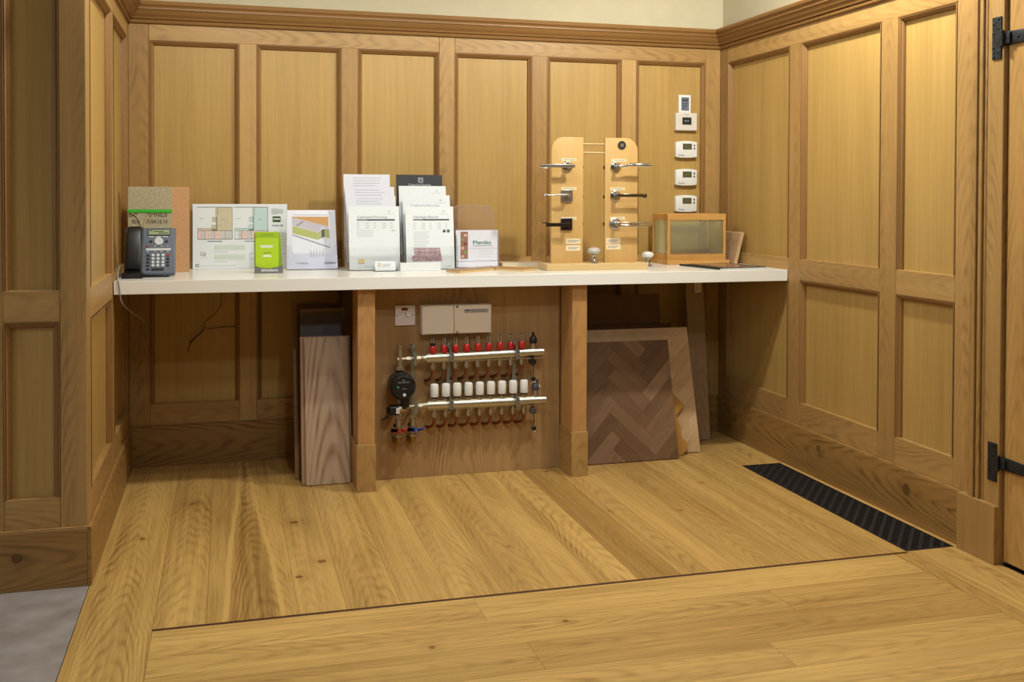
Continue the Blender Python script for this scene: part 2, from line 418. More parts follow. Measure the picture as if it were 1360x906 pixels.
def hinge(z0, z1, zs0, zs1):
    mb = MB(); mb.box(x - .0165, x - .0125, -1.967, -1.927, z0, z1)
    mb.cyl((x - .017, -1.973, zs0 - .004), (x - .017, -1.973, zs1 + .004), .007)
    mb.prism([(-1.975, zs0), (-2.04, zs0 + .002), (-2.24, zs0 + .010), (-2.275, (zs0 + zs1) / 2), (-2.24, zs1 - .010), (-2.04, zs1 - .002), (-1.975, zs1)], x - .006, x + .0018, plane='yz')
    mb.box(x - .013, x - .003, -2.0, -1.972, zs0 + .004, zs1 - .004)
    for zz in (z0 + .015, z0 + .045, z1 - .045, z1 - .015):
        for yy in (-1.935, -1.955): mb.lathe([(.0045, 0), (.003, -.0025), (0, -.003)], (x - .0165, yy, zz + (.008 if yy < -1.94 else -.006)), 'x', 8)
    for yy in (-2.03, -2.09, -2.16, -2.22): mb.lathe([(.0045, 0), (.003, -.003), (0, -.0035)], (x - .006, yy, (zs0 + zs1) / 2), 'x', 8)
    mb.build('hinge', IRONF, dr, bevel=.0012)
hinge(1.622, 1.758, 1.664, 1.708)
hinge(.264, .388, .306, .348)

# --- floor: every board its own block inside the one floor mesh
fl = MB()
GX0, GX1, GY0, GY1 = 2.586, 2.772, -1.790, -.655     # grille opening
def bd(x0, x1, y0, y1, g, tone, cath=1.0, seed=None):
    fl.box(x0 + .0004, x1 - .0004, min(y0, y1) + .0004, max(y0, y1) - .0004, -.02, 0, g=g, tone=tone, cath=cath, seed=seed)
bd(.006, .210, 0, -2.9, 1, 1.02, 1, .31); bd(.006, .210, -2.9, -6, 1, .96)
xs = [.210, .350, .600, .735, .89, 1.045, 1.20, 1.345, 1.50, 1.627, 1.769, 1.865, 2.03, 2.19, 2.36, 2.515]
ts = [1.0, .96, .95, .97, 1.02, .98, .95, 1.0, 1.04, .74, .98, .96, .86, 1.02, .98]
for k in range(len(xs) - 1):
    bd(xs[k], xs[k + 1], 0, -1.7915, 1, ts[k], (1.0, 1.0, .5, .9, .3, 1.0, .8, .5, 1.0, .4, 1.0, .3, .9, .5, .7)[k])
bd(2.515, 2.586, 0, -1.7915, 1, 1.02, .5)
bd(GX0, W, 0, GY0 * 0 + GY1, 1, .97); bd(GX1, W, GY1, GY0, 1, 1.1, .2); bd(GX0, W, GY0, -4.0, 1, 1.02); bd(GX0, W, -4.0, -6, 1, .97)
bd(2.527, GX0, -1.8055, -6, 1, .93)
yy = [-1.8055, -1.972, -2.135, -2.30, -2.45, -2.62, -2.78, -2.95, -3.12, -3.28, -3.45, -3.6, -4.1, -4.6, -5.1, -5.6, -6.0]
tt = [1.10, .97, .90, 1.0, 1.05, 1.0, .96, 1.03, .95, 1.0, 1.0, .97, 1.0, 1.0, .98, 1.0]
for k in range(len(yy) - 1):
    if k == 0:
        bd(.210, 1.10, yy[k], yy[k + 1], 0, 1.06); bd(1.10, 2.527, yy[k], yy[k + 1], 0, 1.08, .5)
    else:
        sx = R_.uniform(.9, 2.0)
        bd(.210, sx, yy[k], yy[k + 1], 0, tt[k]); bd(sx, 2.527, yy[k], yy[k + 1], 0, tt[k] * tn(.97, 1.03), .8)
flo = struct(fl.build('floor', OAKF))
mb = MB(); mb.box(.212, 2.515, -1.8052, -1.7918, -.02, -.0005); struct(mb.build('trim_7', WENGE))
mb = MB(); mb.box(-3.2, .004, -6, YF + .19, -.03, -.0005)
mb.box(-3.2, W + .3, -6, .2, -.12, -.06)
struct(mb.build('floor_stone', CONC))

# --- black floor grille
gr = thing('floor_grille', 'long black metal ventilation grille set into the oak floor beside the right wall', 'grille', (GX0, GY0, 0))
gw, gl = GX1 - GX0, GY1 - GY0
mb = MB()
for q in ((0, gw, 0, .006), (0, gw, gl - .006, gl), (0, .006, .006, gl - .006), (gw - .006, gw, .006, gl - .006)):
    mb.box(q[0], q[1], q[2], q[3], -.012, .001)
mb.build('frame', IRON, gr)
mb = MB()
# diagonal ribs
n = int((gl + gw) / .052) + 1
for k in range(-4, n + 1):
    y0 = k * .052
    a = [(.006, y0), (gw - .006, y0 + (gw - .012) * 1.18)]
    # clip to frame
    def clip(p, q, lo, hi):
        (x0, y0_), (x1, y1_) = p, q
        if y0_ < lo: x0 += (lo - y0_) / (y1_ - y0_) * (x1 - x0); y0_ = lo
        if y1_ > hi: x1 -= (y1_ - hi) / (y1_ - y0_) * (x1 - x0); y1_ = hi
        return (x0, y0_), (x1, y1_)
    if a[1][1] < .02 or a[0][1] > gl - .02: continue
    p, q = clip(a[0], a[1], .006, gl - .006)
    d = Vector((q[0] - p[0], q[1] - p[1], 0)).normalized(); nn = Vector((-d.y, d.x, 0)) * .0060
    P = [Vector((*p, 0)) + nn, Vector((*p, 0)) - nn, Vector((*q, 0)) - nn, Vector((*q, 0)) + nn]
    mb.prism([(v_.x, v_.y) for v_ in P], -.010, .0005, 'xy')
mb.build('rib', mat('worn_iron', (40, 43, 46), .5, .3), gr)['kind'] = 'stuff'
mb = MB(); k = 0
while .012 + k * .0155 < gl - .010:
    yb = .012 + k * .0155; mb.box(.006, gw - .006, yb, yb + .0060, -.009, -.0004); k += 1
mb.build('slat', mat('slat_iron', (48, 51, 54), .45, .3), gr)['kind'] = 'stuff'
mb = MB(); mb.box(0, gw, 0, gl, -.05, -.045); mb.box(-.0, .001, 0, gl, -.045, -.012); mb.box(gw - .001, gw, 0, gl, -.045, -.012)
mb.build('duct', PIT, gr)

# ------------------------------------------------------------------ more materials
WHITE = mat('white_plastic', (228, 228, 224), .35)
OFFW = mat('off_white_plastic', (214, 208, 196), .4)
PAPER = mat('white_paper', (224, 230, 234), .55)
PAPERB = mat('bluish_paper', (220, 222, 234), .55)
INK = mat('black_ink', (50, 52, 54), .6)
INKG = mat('grey_ink', (138, 144, 146), .6)
INKL = mat('light_grey_ink', (184, 190, 192), .6)
CARDB = mat('black_card', (44, 44, 46), .5)
CHROME = mat('chrome', (205, 205, 205), .12, 1.0)
SATIN = mat('satin_steel', (178, 176, 172), .32, 1.0)
NICKEL = mat('nickel_plated_brass', (190, 186, 172), .32, 1.0)
NICKELD = mat('cast_nickel_fitting', (170, 158, 136), .42, .9)
BRASS = mat('brass', (150, 125, 70), .4, .9)
COPPER = mat('copper_pipe', (136, 84, 54), .4, .85)
ZINC = mat('zinc_plated_steel', (150, 158, 160), .38, .9)
BRONZE = mat('dark_bronze', (48, 36, 30), .4, .6)
RED = mat('red_plastic', (168, 32, 28), .35)
BLUE = mat('blue_plastic', (36, 62, 150), .35)
DGREY = mat('dark_grey_plastic', (62, 62, 66), .4)
LCD = mat('lcd_green_grey', (148, 160, 122), .25)
LCDD = mat('lcd_olive', (92, 92, 62), .2)
LCDB = mat('lcd_blue_grey', (108, 122, 136), .2)
PHONEB = mat('phone_slate_plastic', (88, 97, 112), .38)
KEYL = mat('phone_key_light', (196, 202, 210), .4)
LIME = mat('lime_card', (168, 200, 24), .45)
LIMED = mat('lime_print_dark', (118, 150, 24), .5)
GREYC = mat('grey_card', (110, 110, 108), .5)
GREEN = mat('green_membrane', (64, 186, 52), .35)
CHIP = noisy('chipboard', (148, 140, 114), (194, 186, 156), 190, .8, .3)
MDF = noisy('orange_brown_fibreboard', (192, 146, 104), (204, 158, 116), 220, .8, .2)
MDFC = mat('cut_fibreboard', (196, 176, 138), .8)
SLABM = noisy('cream_stone', (224, 208, 178), (214, 198, 168), 30, .5)
MAPLE = wood('birch_ply', (208, 170, 108), (184, 140, 80), cath=.35, rings=2.2, streak=.18, ringmix=.35, broad=.6)
MAPLEB = wood('pale_beech', (208, 180, 128), (182, 148, 96), cath=.3, rings=3, streak=.25)
PINE = wood('pine', (206, 158, 88), (172, 118, 58), cath=.7, rings=2.4, streak=.2, ringmix=.4)
PLYV = wood('oak_veneered_board', (176, 140, 92), (122, 90, 54), cath=1.0, rings=3.2, streak=.34, ringmix=.55)
POSTW = wood('oak_post', (190, 144, 88), (140, 98, 56), cath=.9, rings=4, streak=.22, ringmix=.4)
ASH = wood('pale_ash_board', (200, 175, 146), (150, 118, 92), wander=.35, cath=1.2, rings=2.8, streak=.22, ringmix=.8)
TAN = wood('tan_board', (176, 144, 112), (126, 96, 68), cath=.7, streak=.3)
DARKG = wood('charcoal_board', (78, 72, 74), (48, 44, 46), cath=.3, streak=.25)
DARKB = wood('dark_brown_board', (98, 66, 44), (58, 38, 26), cath=.5, streak=.3)
WALN = wood('walnut_block', (128, 98, 70), (76, 55, 40), cath=.8, rings=3.4, streak=.38, ringmix=.5)
PALEH = wood('pale_oak_block', (208, 176, 134), (160, 126, 86), cath=.7, rings=3.4, streak=.25, ringmix=.45)
HONEY = wood('honey_oak_block', (188, 140, 70), (140, 96, 44), cath=.5, streak=.3)
GREYO = wood('greyed_oak_plank', (168, 142, 110), (120, 96, 70), cath=.8, streak=.25)
PORC = mat('white_porcelain', (232, 232, 230), .15, coat=.5)
CRACK = noisy('crackle_glaze', (196, 192, 184), (160, 156, 148), 260, .18, contrast=(.45, .6))
SEAL = mat('grey_rubber', (60, 60, 60), .6)
PHOTO_W = noisy('floor_photo_mauve', (150, 116, 122), (186, 160, 162), 60, .45)

def clear(name, tint, opac, rough=.05, ior=1.3, k=1.0):
    m = bpy.data.materials.new(name); m.use_nodes = True; nt = m.node_tree; N = nt.nodes; L = nt.links
    for n in list(N): N.remove(n)
    o = N.new('ShaderNodeOutputMaterial'); t = N.new('ShaderNodeBsdfTransparent'); t.inputs[0].default_value = (*lin(tint), 1)
    g = N.new('ShaderNodeBsdfPrincipled'); g.inputs['Base Color'].default_value = (*lin(tint), 1); g.inputs['Roughness'].default_value = rough
    fr = N.new('ShaderNodeFresnel'); fr.inputs[0].default_value = ior
    mx = N.new('ShaderNodeMixShader'); ad = N.new('ShaderNodeMath'); ad.operation = 'ADD'; ad.use_clamp = True; ad.inputs[1].default_value = opac
    ml = N.new('ShaderNodeMath'); ml.operation = 'MULTIPLY'; ml.inputs[1].default_value = k; L.new(fr.outputs[0], ml.inputs[0]); L.new(ml.outputs[0], ad.inputs[0]); L.new(ad.outputs[0], mx.inputs[0]); L.new(t.outputs[0], mx.inputs[1]); L.new(g.outputs[0], mx.inputs[2]); L.new(mx.outputs[0], o.inputs[0])
    return m
ACRY = clear('clear_acrylic', (252, 252, 252), .0, ior=1.3, k=.35)
GLASSD = clear('dusty_glass', (246, 245, 226), .07, .3)
GAUGE = clear('gauge_tube', (225, 215, 200), .08)

def lean(name, label, cat, x, y, z, a, group=None, t=0.0):
    return thing(name, label, cat, (x, y, z + t * math.sin(a)), (-a, 0, 0), group)

# ------------------------------------------------------------------ counter, posts, backing board
mb = MB(); mb.box(.0025, W - .0025, -.66, -.003, .810, CT)
tag(mb.build('countertop', COUNTER, bevel=.0015), 'long thick white worktop spanning the alcove between both panelled walls', 'worktop')
for nm, x0, x1, lab in (('a', .902, .979, 'square oak support post under the worktop, left of the pipe manifold'),
                        ('b', 1.803, 1.8755, 'square oak support post under the worktop, right of the pipe manifold')):
    t = thing('support_post', lab, 'post', (x0, -.63, 0), group=None)
    w = x1 - x0
    mb = MB(); mb.box(.006, w - .002, .006, .175, 0, .8095, g=2, tone=1.0, cath=.8, seed=.4 if nm == 'a' else .7); mb.build('shaft', POSTW, t, bevel=.0015)
    mb = MB(); mb.box(0, w, -.006, .004, 0, .186, g=2, tone=.98); mb.box(0, .004, .004, .175, 0, .186, g=1, tone=.98)
    mb.box(.001, w - .001, -.004, .004, .186, .189, g=0, tone=1.1)
    mb.build('plinth', OAK, t, bevel=.001)
mb = MB(); mb.box(.980, 1.8025, -.470, -.452, .001, .8095, g=2, tone=1.0, seed=.23)
tag(mb.build('backing_board', PLYV), 'oak veneered board behind the pipe manifold, fixed between the two posts', 'board')

# ------------------------------------------------------------------ phone
t = thing('desk_phone', 'slate grey office phone with black handset at left end of worktop', 'phone', (.117, -.455, CT))
A = .42
Mp = Matrix.Translation((0, -.03, .012)) @ Matrix.Rotation(-A, 4, 'X')
L_ = .197
mb = MB(); mb.box(-.095, .095, 0, .024, 0, L_, M=Mp); mb.build('body', PHONEB, t, bevel=.006, seg=3)
mb = MB(); mb.prism([(-.028, .001), (.055, .001), (.085, .12), (.075, .13), (-.02, .022)], -.06, .07, 'yz'); mb.build('stand', BLACK, t, bevel=.003)
mb = MB(); mb.box(-.098, -.022, -.085, -.02, .0005, .020); mb.box(-.085, -.03, -.05, -.02, .019, .03)
for k in range(5): mb.box(-.075 + k * .009, -.071 + k * .009, -.0858, -.084, .008, .012, mi=1)
mb.build('foot', [BLACK, DGREY], t, bevel=.003)
hp = [(-.003, .006), (-.026, .006), (-.038, .014), (-.044, .04), (-.045, .10), (-.044, .155), (-.038, .184), (-.026, .192), (-.003, .192), (-.003, .150), (-.014, .140), (-.020, .10), (-.014, .058), (-.003, .050)]
mb = MB(); mb.prism(hp, -.084, -.030, 'yz', M=Mp); mb.build('handset', BLACK, t, bevel=.011, seg=4)
mb = MB(); mb.box(-.092, -.026, -.006, .001, .004, .196, M=Mp); mb.build('cradle', DGREY, t, bevel=.003)
mb = MB(); mb.box(-.010, .074, -.003, .001, .163, .189, mi=0, M=Mp); mb.box(-.007, .071, -.0036, -.0028, .166, .186, mi=1, M=Mp)
for (a, b, z) in ((.012, .05, .178), (.03, .066, .171), (-.003, .006, .181)): mb.box(a, b, -.0040, -.0035, z, z + .003, mi=2, M=Mp)
mb.build('display', [BLACK, LCD, INK], t)
mb = MB()
mb.box(-.016, .077, -.0025, .001, .099, .108, mi=0, M=Mp)
for k in range(3): mb.box(-.006 + k * .026, .014 + k * .026, -.002, .001, .155, .159, mi=0, M=Mp)
mb.lathe([(.0165, 0), (.0165, -.003), (.014, -.004), (.006, -.0042), (.0055, -.003), (0, -.003)], (.031, 0, .138), 'y', 20, mi=0, M=Mp)
mb.build('label_strip', [KEYL], t)
def key(mb, x, z, w, h, d=.004): mb.box(x - w / 2, x + w / 2, -d, .001, z - h / 2, z + h / 2, M=Mp)
for z in (.079, .0645, .050, .036):
    for xx in (.0112, .0295, .0484):
        k_ = MB(); k_.lathe([(.0062, 0), (.0062, -.003), (.005, -.004), (0, -.0042)], (xx, 0, z), 'y', 12, M=Mp); k_.build('key', KEYL, t, smooth=True)
for z in (.079, .0645, .050, .036, .021):
    for xx in (-.0067, .0665):
        if z == .021 and xx > 0: continue
        k_ = MB(); key(k_, xx, z, .011, .007); k_.build('function_key', RED if (z == .079 and xx > 0) else BLACK, t, bevel=.001)
for xx in (.002, .060):
    k_ = MB(); k_.lathe([(.006, 0), (.005, -.004), (0, -.004)], (xx, 0, .138), 'y', 12, M=Mp); k_.build('function_key', BLACK, t)
k_ = MB(); key(k_, .030, .0205, .046, .008); k_.build('function_key', BLACK, t, bevel=.001)
k_ = MB()
for xx in (-.008, .018, .042, .066):
    for zz in (.117, .094):
        if zz > .1 and xx < 0: continue
        k_ = MB(); key(k_, xx, zz, .005, .004, .003); k_.build('indicator', KEYL, t)
k_ = MB(); key(k_, -.010, .1175, .012, .0045, .0035); k_.build('message_light', RED, t)

def smooth_path(pts, n=6):
    out = []
    P = [Vector(p) for p in pts]; P = [P[0]] + P + [P[-1]]
    for i in range(1, len(P) - 2):
        for k in range(n):
            s = k / n
            out.append(.5 * ((2 * P[i]) + (-P[i - 1] + P[i + 1]) * s + (2 * P[i - 1] - 5 * P[i] + 4 * P[i + 1] - P[i + 2]) * s * s + (-P[i - 1] + 3 * P[i] - 3 * P[i + 1] + P[i + 2]) * s ** 3))
    out.append(P[-1]); return out
mb = MB(); mb.tube(smooth_path([(.012, -.42, .900), (.010, -.50, .905), (.014, -.60, .897), (.018, -.663, .872), (.024, -.668, .835), (.027, -.665, .80), (.034, -.64, .772), (.055, -.50, .725), (.072, -.33, .685), (.079, -.15, .64), (.080, -.03, .600), (.080, -.016, .575)]), .0028, 8)
tag(mb.build('phone_cable', mat('grey_cable', (150, 142, 134), .5), smooth=True), 'grey phone cable hanging over the worktop edge beside the left wall', 'cable')
mb = MB(); mb.tube(smooth_path([(.384, .010, .806), (.384, -.002, .738), (.381, -.004, .698), (.355, -.004, .656), (.314, -.004, .624), (.307, -.004, .591), (.282, -.006, .565), (.250, .012, .533)]), [.0016] * 30 + [.003] * 13, 6)
mb.tube(smooth_path([(.307, -.003, .598), (.346, .012, .593), (.403, .014, .598), (.455, .012, .597)]), .0015, 6)
mb.tube(smooth_path([(.262, .004, .545), (.248, .016, .52), (.244, .018, .49)]), .0014, 6)
tag(mb.build('loose_wire', mat('dark_wire', (44, 36, 30), .5), smooth=True), 'thin dark branching wire hanging on the wall under the worktop', 'wire')

# ------------------------------------------------------------------ flooring build-up sample behind the phone
t = thing('floor_layer_sample', 'chipboard and green membrane sample block on orange-brown board, behind the phone', 'sample', (.018, -.235, CT))
mb = MB(); mb.box(0, .238, .020, .050, 0, .355); mb.build('base_board', MDF, t, bevel=.001)
mb = MB(); mb.box(0, .170, 0, .0195, .262, .356); mb.build('chipboard', CHIP, t)
mb = MB(); mb.box(-.001, .171, -.003, .0195, .249, .2615); mb.build('membrane', GREEN, t, bevel=.001)
mb = MB(); mb.box(0, .170, 0, .0195, 0, .2485)
mb.build('chipboard', CHIP, t)
mb = MB()
lf = smooth_path([(.010, 0, .2475), (.026, 0, .243), (.038, 0, .232), (.048, 0, .216), (.054, 0, .198), (.057, 0, .175), (.057, 0, .15)])
rt = smooth_path([(.100, 0, .2475), (.084, 0, .243), (.074, 0, .232), (.066, 0, .216), (.061, 0, .200), (.059, 0, .175), (.059, 0, .15)])
for path, sg in ((lf, -1), (rt, 1)):
    for a, b in zip(path, path[1:]):
        mb.prism([(a.x, a.z), (b.x, b.z), (b.x + sg * .006, b.z - .001), (a.x + sg * .006, a.z - .002)], -.004, 0, 'xz')
mb.build('spring_clip', MDFC, t)
mb = MB()
for s_, z, x in (('EXF', .232, .002), ('SE THIS.SI', .232, .0745), ('EUP', .205, .014), ('TU24.12.13', .205, .0655)):
    mb.text(s_, x, -.0006, z, .0215, sx=.86 if len(s_) > 4 else .95, bold=.0003)
mb.build('stamped_lettering', mat('brown_stamp_ink', (88, 76, 58), .7), t)

# ------------------------------------------------------------------ printed things
def bars(mb, x0, x1, z, n, dz, h, mi, y, rag=.25, rnd=random.Random(5)):
    for k in range(n):
        mb.box(x0, x1 - rnd.random() * rag * (x1 - x0), y - .0003, y, z - k * dz - h, z - k * dz, mi=mi)
# floor plan board. local frame: x 0..0.404, z 0..0.284 ; zoom px (45..1195, 75..858) of the detail crop
t = lean('floor_plan_board', 'white printed board of coloured floor plans leaning behind the lime leaflet', 'board', .264, -.038, CT, .07, t=.006)
mb = MB(); mb.box(0, .404, 0, .006, 0, .284); mb.build('board', PAPER, t, bevel=.0006)
PM = [mat('plan_' + n, c, .6) for n, c in (('line', (74, 74, 72)), ('sand', (200, 192, 164)), ('aqua', (190, 214, 212)), ('rose', (226, 196, 188)), ('stone', (200, 200, 198)), ('sage', (206, 220, 200)), ('photo', (70, 84, 56)), ('text', (158, 166, 166)), ('pane', (224, 231, 233)), ('mist', (214, 228, 228)), ('amber', (216, 196, 140)))]
def zx(px): return (px - 50) / 1145 * .404
def zz_(py): return (858 - py) / 783 * .284
mb = MB()
def R(x0, y0, x1, y1, mi, d=.0004): mb.box(zx(x0), zx(x1), -d, 0, zz_(y1), zz_(y0), mi=mi)
def fl_(x0, y0, x1, y1, mi=0, w=3, d=.0009):
    if abs(x1 - x0) > abs(y1 - y0): R(x0, y0 - w / 2, x1, y0 + w / 2, mi, d)
    else: R(x0 - w / 2, y0, x0 + w / 2, y1, mi, d)
for ox, big, small in ((0, 1, (3, 3, 3, 4)), (443, 2, (9, 3, 3, 4))):
    R(105 + ox, 118, 325 + ox, 370, 8)
    R(348 + ox, 118, 522 - (10 if ox else 0) + ox, 398, big); R(325 + ox, 120, 347 + ox, 398, big, .0005); R(285 + ox, 235, 340 + ox, 292, big, .0005); R(278 + ox, 330, 340 + ox, 398, big, .0005); R(112 + ox, 372, 340 + ox, 400, big, .0005)
    if not ox: R(495, 200, 520, 300, 10, .0006)
    for k, (a, b) in enumerate(((112, 195), (197, 312), (314, 440), (442, 522))):
        R(a + ox, 402, b + ox, 498, 4, .0005); R(a + ox, 402, a + ox + (b - a) * .55, 498, small[k], .0007)
        fl_(b + ox, 400, b + ox, 500); R(a + ox + 30, 448, a + ox + 55, 454, 7, .001)
    fl_(105 + ox, 113, 525 - (10 if ox else 0) + ox, 113, w=5); fl_(523 - (10 if ox else 0) + ox, 113, 523 - (10 if ox else 0) + ox, 502, w=4); fl_(110 + ox, 502, 525 + ox, 502, w=4); fl_(112 + ox, 372, 112 + ox, 502); fl_(112 + ox, 400, 525 + ox, 400); fl_(112 + ox, 372, 278 + ox, 372, w=2)
    fl_(348 + ox, 118, 348 + ox, 210, w=5); fl_(340 + ox, 225, 340 + ox, 400, w=5); fl_(278 + ox, 330, 278 + ox, 372, w=2); fl_(278 + ox, 330, 325 + ox, 330, w=2); fl_(285 + ox, 236, 285 + ox, 292, w=2); fl_(285 + ox, 236, 325 + ox, 236, w=2); fl_(285 + ox, 292, 325 + ox, 292, w=2); fl_(325 + ox, 118, 325 + ox, 236, w=2)
    R(130 + ox, 250, 182 + ox, 256, 7); R(392 + ox, 258, 440 + ox, 266, 7, .0008); R(228 + ox, 524, 402 + ox, 532, 0)
for q in range(9):
    R(1000, 132 + q * 8, 1075 if q in (0, 8) else 1145, 136 + q * 8, 7)
R(1015, 226, 1113, 298, 6); R(1025, 250, 1105, 268, 5, .0006); R(1008, 330, 1100, 350, 7); R(1108, 326, 1142, 354, 7, .0006)
for q in range(6): R(1098, 430 + q * 40, 1160, 434 + q * 40, 7)
for yy_ in (575, 690):
    for q in range(14):
        x_ = 305 + q * 27; R(x_, yy_ - (8 if 5 <= q <= 9 else 0), x_ + 15, yy_ + 60, 5); fl_(x_ + 20, yy_, x_ + 20, yy_ + 60, 7, 2)
    R(300, yy_ + 80, 470, yy_ + 84, 7)
fl_(735, 680, 785, 680); fl_(735, 680, 735, 745); fl_(735, 745, 785, 745)
R(145, 655, 208, 700, 7); R(152, 662, 205, 672, 8, .0006); R(155, 680, 178, 690, 8, .0006); R(160, 715, 215, 720, 7)
R(85, 800, 125, 835, 6); R(95, 806, 118, 828, 5, .0006); R(145, 820, 560, 824, 7)
fl_(1135, 690, 1165, 690, 0, 4)
mb.build('print', PM, t)

# white leaflet display with a picture of insulation board
t = lean('leaflet_display', 'white card leaflet display with photo of green-cored floor panels, beside floor plans', 'display', .656, -.200, CT + .001, .24, t=.012)
H = .262
mb = MB(); mb.prism([(0, 0), (.218, 0), (.212, H), (.004, H)], 0, .012, 'xz'); mb.build('case', mat('white_card', (222, 225, 238), .45), t, bevel=.001)
PH = [mat('photo_' + n, c, .5) for n, c in (('timber', (196, 150, 86)), ('green', (172, 180, 106)), ('lilac', (190, 184, 196)), ('pale', (220, 224, 236)), ('dark', (96, 96, 84)), ('grey', (150, 154, 170)))]
def pz(py): return (638 - py) / 515 * H
def px_(px, py): return .004 + (px - 848) / 435 * .216
mb = MB()
def poly(pts, mi, d): mb.prism([(px_(a, b), pz(b)) for a, b in reversed(pts)], -d, 0, 'xz', mi=mi)
poly([(888, 182), (1205, 182), (1218, 500), (892, 500)], 3, .0004)
poly([(888, 182), (1205, 182), (1207, 275), (1070, 240), (888, 190)], 0, .0007)
poly([(890, 195), (930, 195), (1208, 270), (1208, 292), (1150, 278), (1115, 318), (893, 255)], 2, .001)
poly([(893, 262), (1115, 322), (1115, 386), (895, 328)], 1, .001)
poly([(1118, 320), (1135, 300), (1140, 372), (1118, 384)], 1, .0011)
poly([(1140, 300), (1170, 290), (1170, 360), (1142, 370)], 4, .0011)
poly([(1172, 290), (1210, 296), (1214, 372), (1172, 362)], 1, .0012)
poly([(893, 335), (1216, 448), (1217, 460), (893, 345)], 5, .001)
for q in range(3): poly([(950 + q * 70, 225 + q * 18), (990 + q * 70, 215 + q * 18), (994 + q * 70, 216 + q * 18), (954 + q * 70, 226 + q * 18)], 5, .0014)
poly([(925, 262), (985, 222), (990, 226), (932, 266)], 4, .0014)
mb.build('picture', PH, t)
mb = MB()
for q in range(5): mb.prism([(px_(1046 + q * 26, 0), pz(536)), (px_(1049 + q * 26, 0), pz(536)), (px_(1049 + q * 26, 0), pz(478 + (q % 2) * 8)), (px_(1046 + q * 26, 0), pz(478 + (q % 2) * 8))], -.0036, -.003, 'xz', mi=0)
mb.text('timoleon', px_(1165, 0), -.0032, pz(595), .014, mi=1); mb.text('T: 01392 36', px_(915, 0), -.0032, pz(595), .011, mi=0)
for q in range(1): mb.box(px_(900, 0), px_(1200, 0), -.0006, 0, pz(168), pz(165), mi=0)
mb.build('lettering', [INKG, INK], t)
mb = MB(); mb.prism([(.0, 0), (.219, 0), (.2165, pz(430)), (.205, pz(430)), (.203, pz(480)), (.195, pz(508)), (.032, pz(508)), (.022, pz(480)), (.018, pz(436)), (.0025, pz(436))], -.003, -.0015, 'xz')
mb.build('front_pocket', clear('clear_pocket', (252, 252, 254), .01, ior=1.3, k=.35), t)

# lime leaflet holder
t = thing('leaflet_dispenser', 'small lime green leaflet dispenser with grey base strip in front of floor plans', 'dispenser', (.517, -.36, CT))
a = .14
Mg = Matrix.Rotation(-a, 4, 'X')
mb = MB(); mb.prism([(0, 0), (.114, 0), (.104, .170), (0, .170)], .004, .010, 'xz', M=Mg); mb.build('back_card', LIMED, t, bevel=.0005)
mb = MB(); mb.box(.004, .098, -.001, .003, .020, .172, M=Mg); mb.box(.006, .096, -.0016, -.001, .151, .170, mi=1, M=Mg)
mb.text('comfort', .051, -.0024, .157, .012, mi=2, align='CENTER', M=Mg, sx=1.3)
mb.box(.004, .098, -.0018, -.0008, .1495, .1508, mi=2, M=Mg)
for (x0_, x1_, z_, m_) in ((.022, .076, .112, 3), (.026, .074, .1065, 3), (.036, .068, .083, 2), (.034, .070, .068, 3), (.036, .066, .0715, 3)): mb.box(x0_, x1_, -.0016, -.0008, z_, z_ + .0036, mi=m_, M=Mg)
mb.build('leaflet', [LIME, mat('lime_band', (152, 184, 20), .5), LIMED, PAPER], t)
mb = MB(); mb.prism([(0, 0), (.114, 0), (.1135, .034), (.104, .030), (.088, .024), (.052, .019), (.022, .024), (0, .032)], -.008, -.002, 'xz'); mb.box(0, .114, -.002, .028, 0, .003)
mb.build('base_strip', GREYC, t)
mb = MB(); mb.text('timoleon', .061, -.0084, .008, .018, bold=.0003, align='CENTER', sx=1.05, depth=.0005); mb.build('lettering', PAPER, t)
mb = MB(); mb.prism([(.004, .003), (.028, .003), (.028, .160)], .106, .109, 'yz'); mb.build('side_gusset', mat('lime_gusset', (150, 182, 24), .5), t)

# tiered acrylic leaflet holders with sheets
def tier_holder(label, x0):
    t = thing('tiered_leaflet_holder', label, 'leaflet holder', (x0, -.31, CT), group='clear tiered leaflet holders')
    mb = MB(); w = .236
    for k in range(4):
        y = k * .042; z = k * .030
        mb.box(0, w, y, y + .002, z * 1.0, z + .10 + (.02 if k else 0), M=Matrix.Translation((0, 0, 0)))
        mb.box(0, w, y + .002, y + .042, z, z + .002)
    mb.box(0, w, .168, .170, 0, .36)
    mb.build('tray', ACRY, t)
    for sx_ in (0, w - .002):
        mb = MB(); mb.prism([(0, 0), (.17, 0), (.17, .36), (.126, .26), (.084, .20), (.042, .15), (0, .10)], sx_, sx_ + .002, 'yz'); mb.build('side_panel', ACRY, t)
    mb = MB()
    mb.box(.03, w - .03, -.0008, -.0002, .083, .0845)
    for xx in (.03, w - .03): mb.box(xx - .0007, xx + .0007, -.0008, -.0002, .03, .10)
    mb.build('pocket_fold', mat('acrylic_edge', (206, 212, 214), .3), t)
    return t
tier_holder('clear tiered holder of plain white sheets, next to the white photo display', .906)
tier_holder('clear tiered holder with a black folder at its back', 1.152)
SH = [PAPER, INK, INKG, INKL, mat('yellow_print', (222, 200, 140), .6), PHOTO_W, CARDB, mat('teal_ink', (48, 70, 66), .6)]
def sheet(name, label, x, y, z, w, h, art, mats=SH, thick=.003, a=.14, group=None):
    t = lean(name, label, 'leaflet', x, y, z, a, group, t=thick)
    mb = MB(); mb.box(0, w, 0, thick, 0, h); mb.build('paper', mats[0], t)
    mb = MB(); art(mb, w, h)
    if mb.f: mb.build('print', mats, t)
    return t
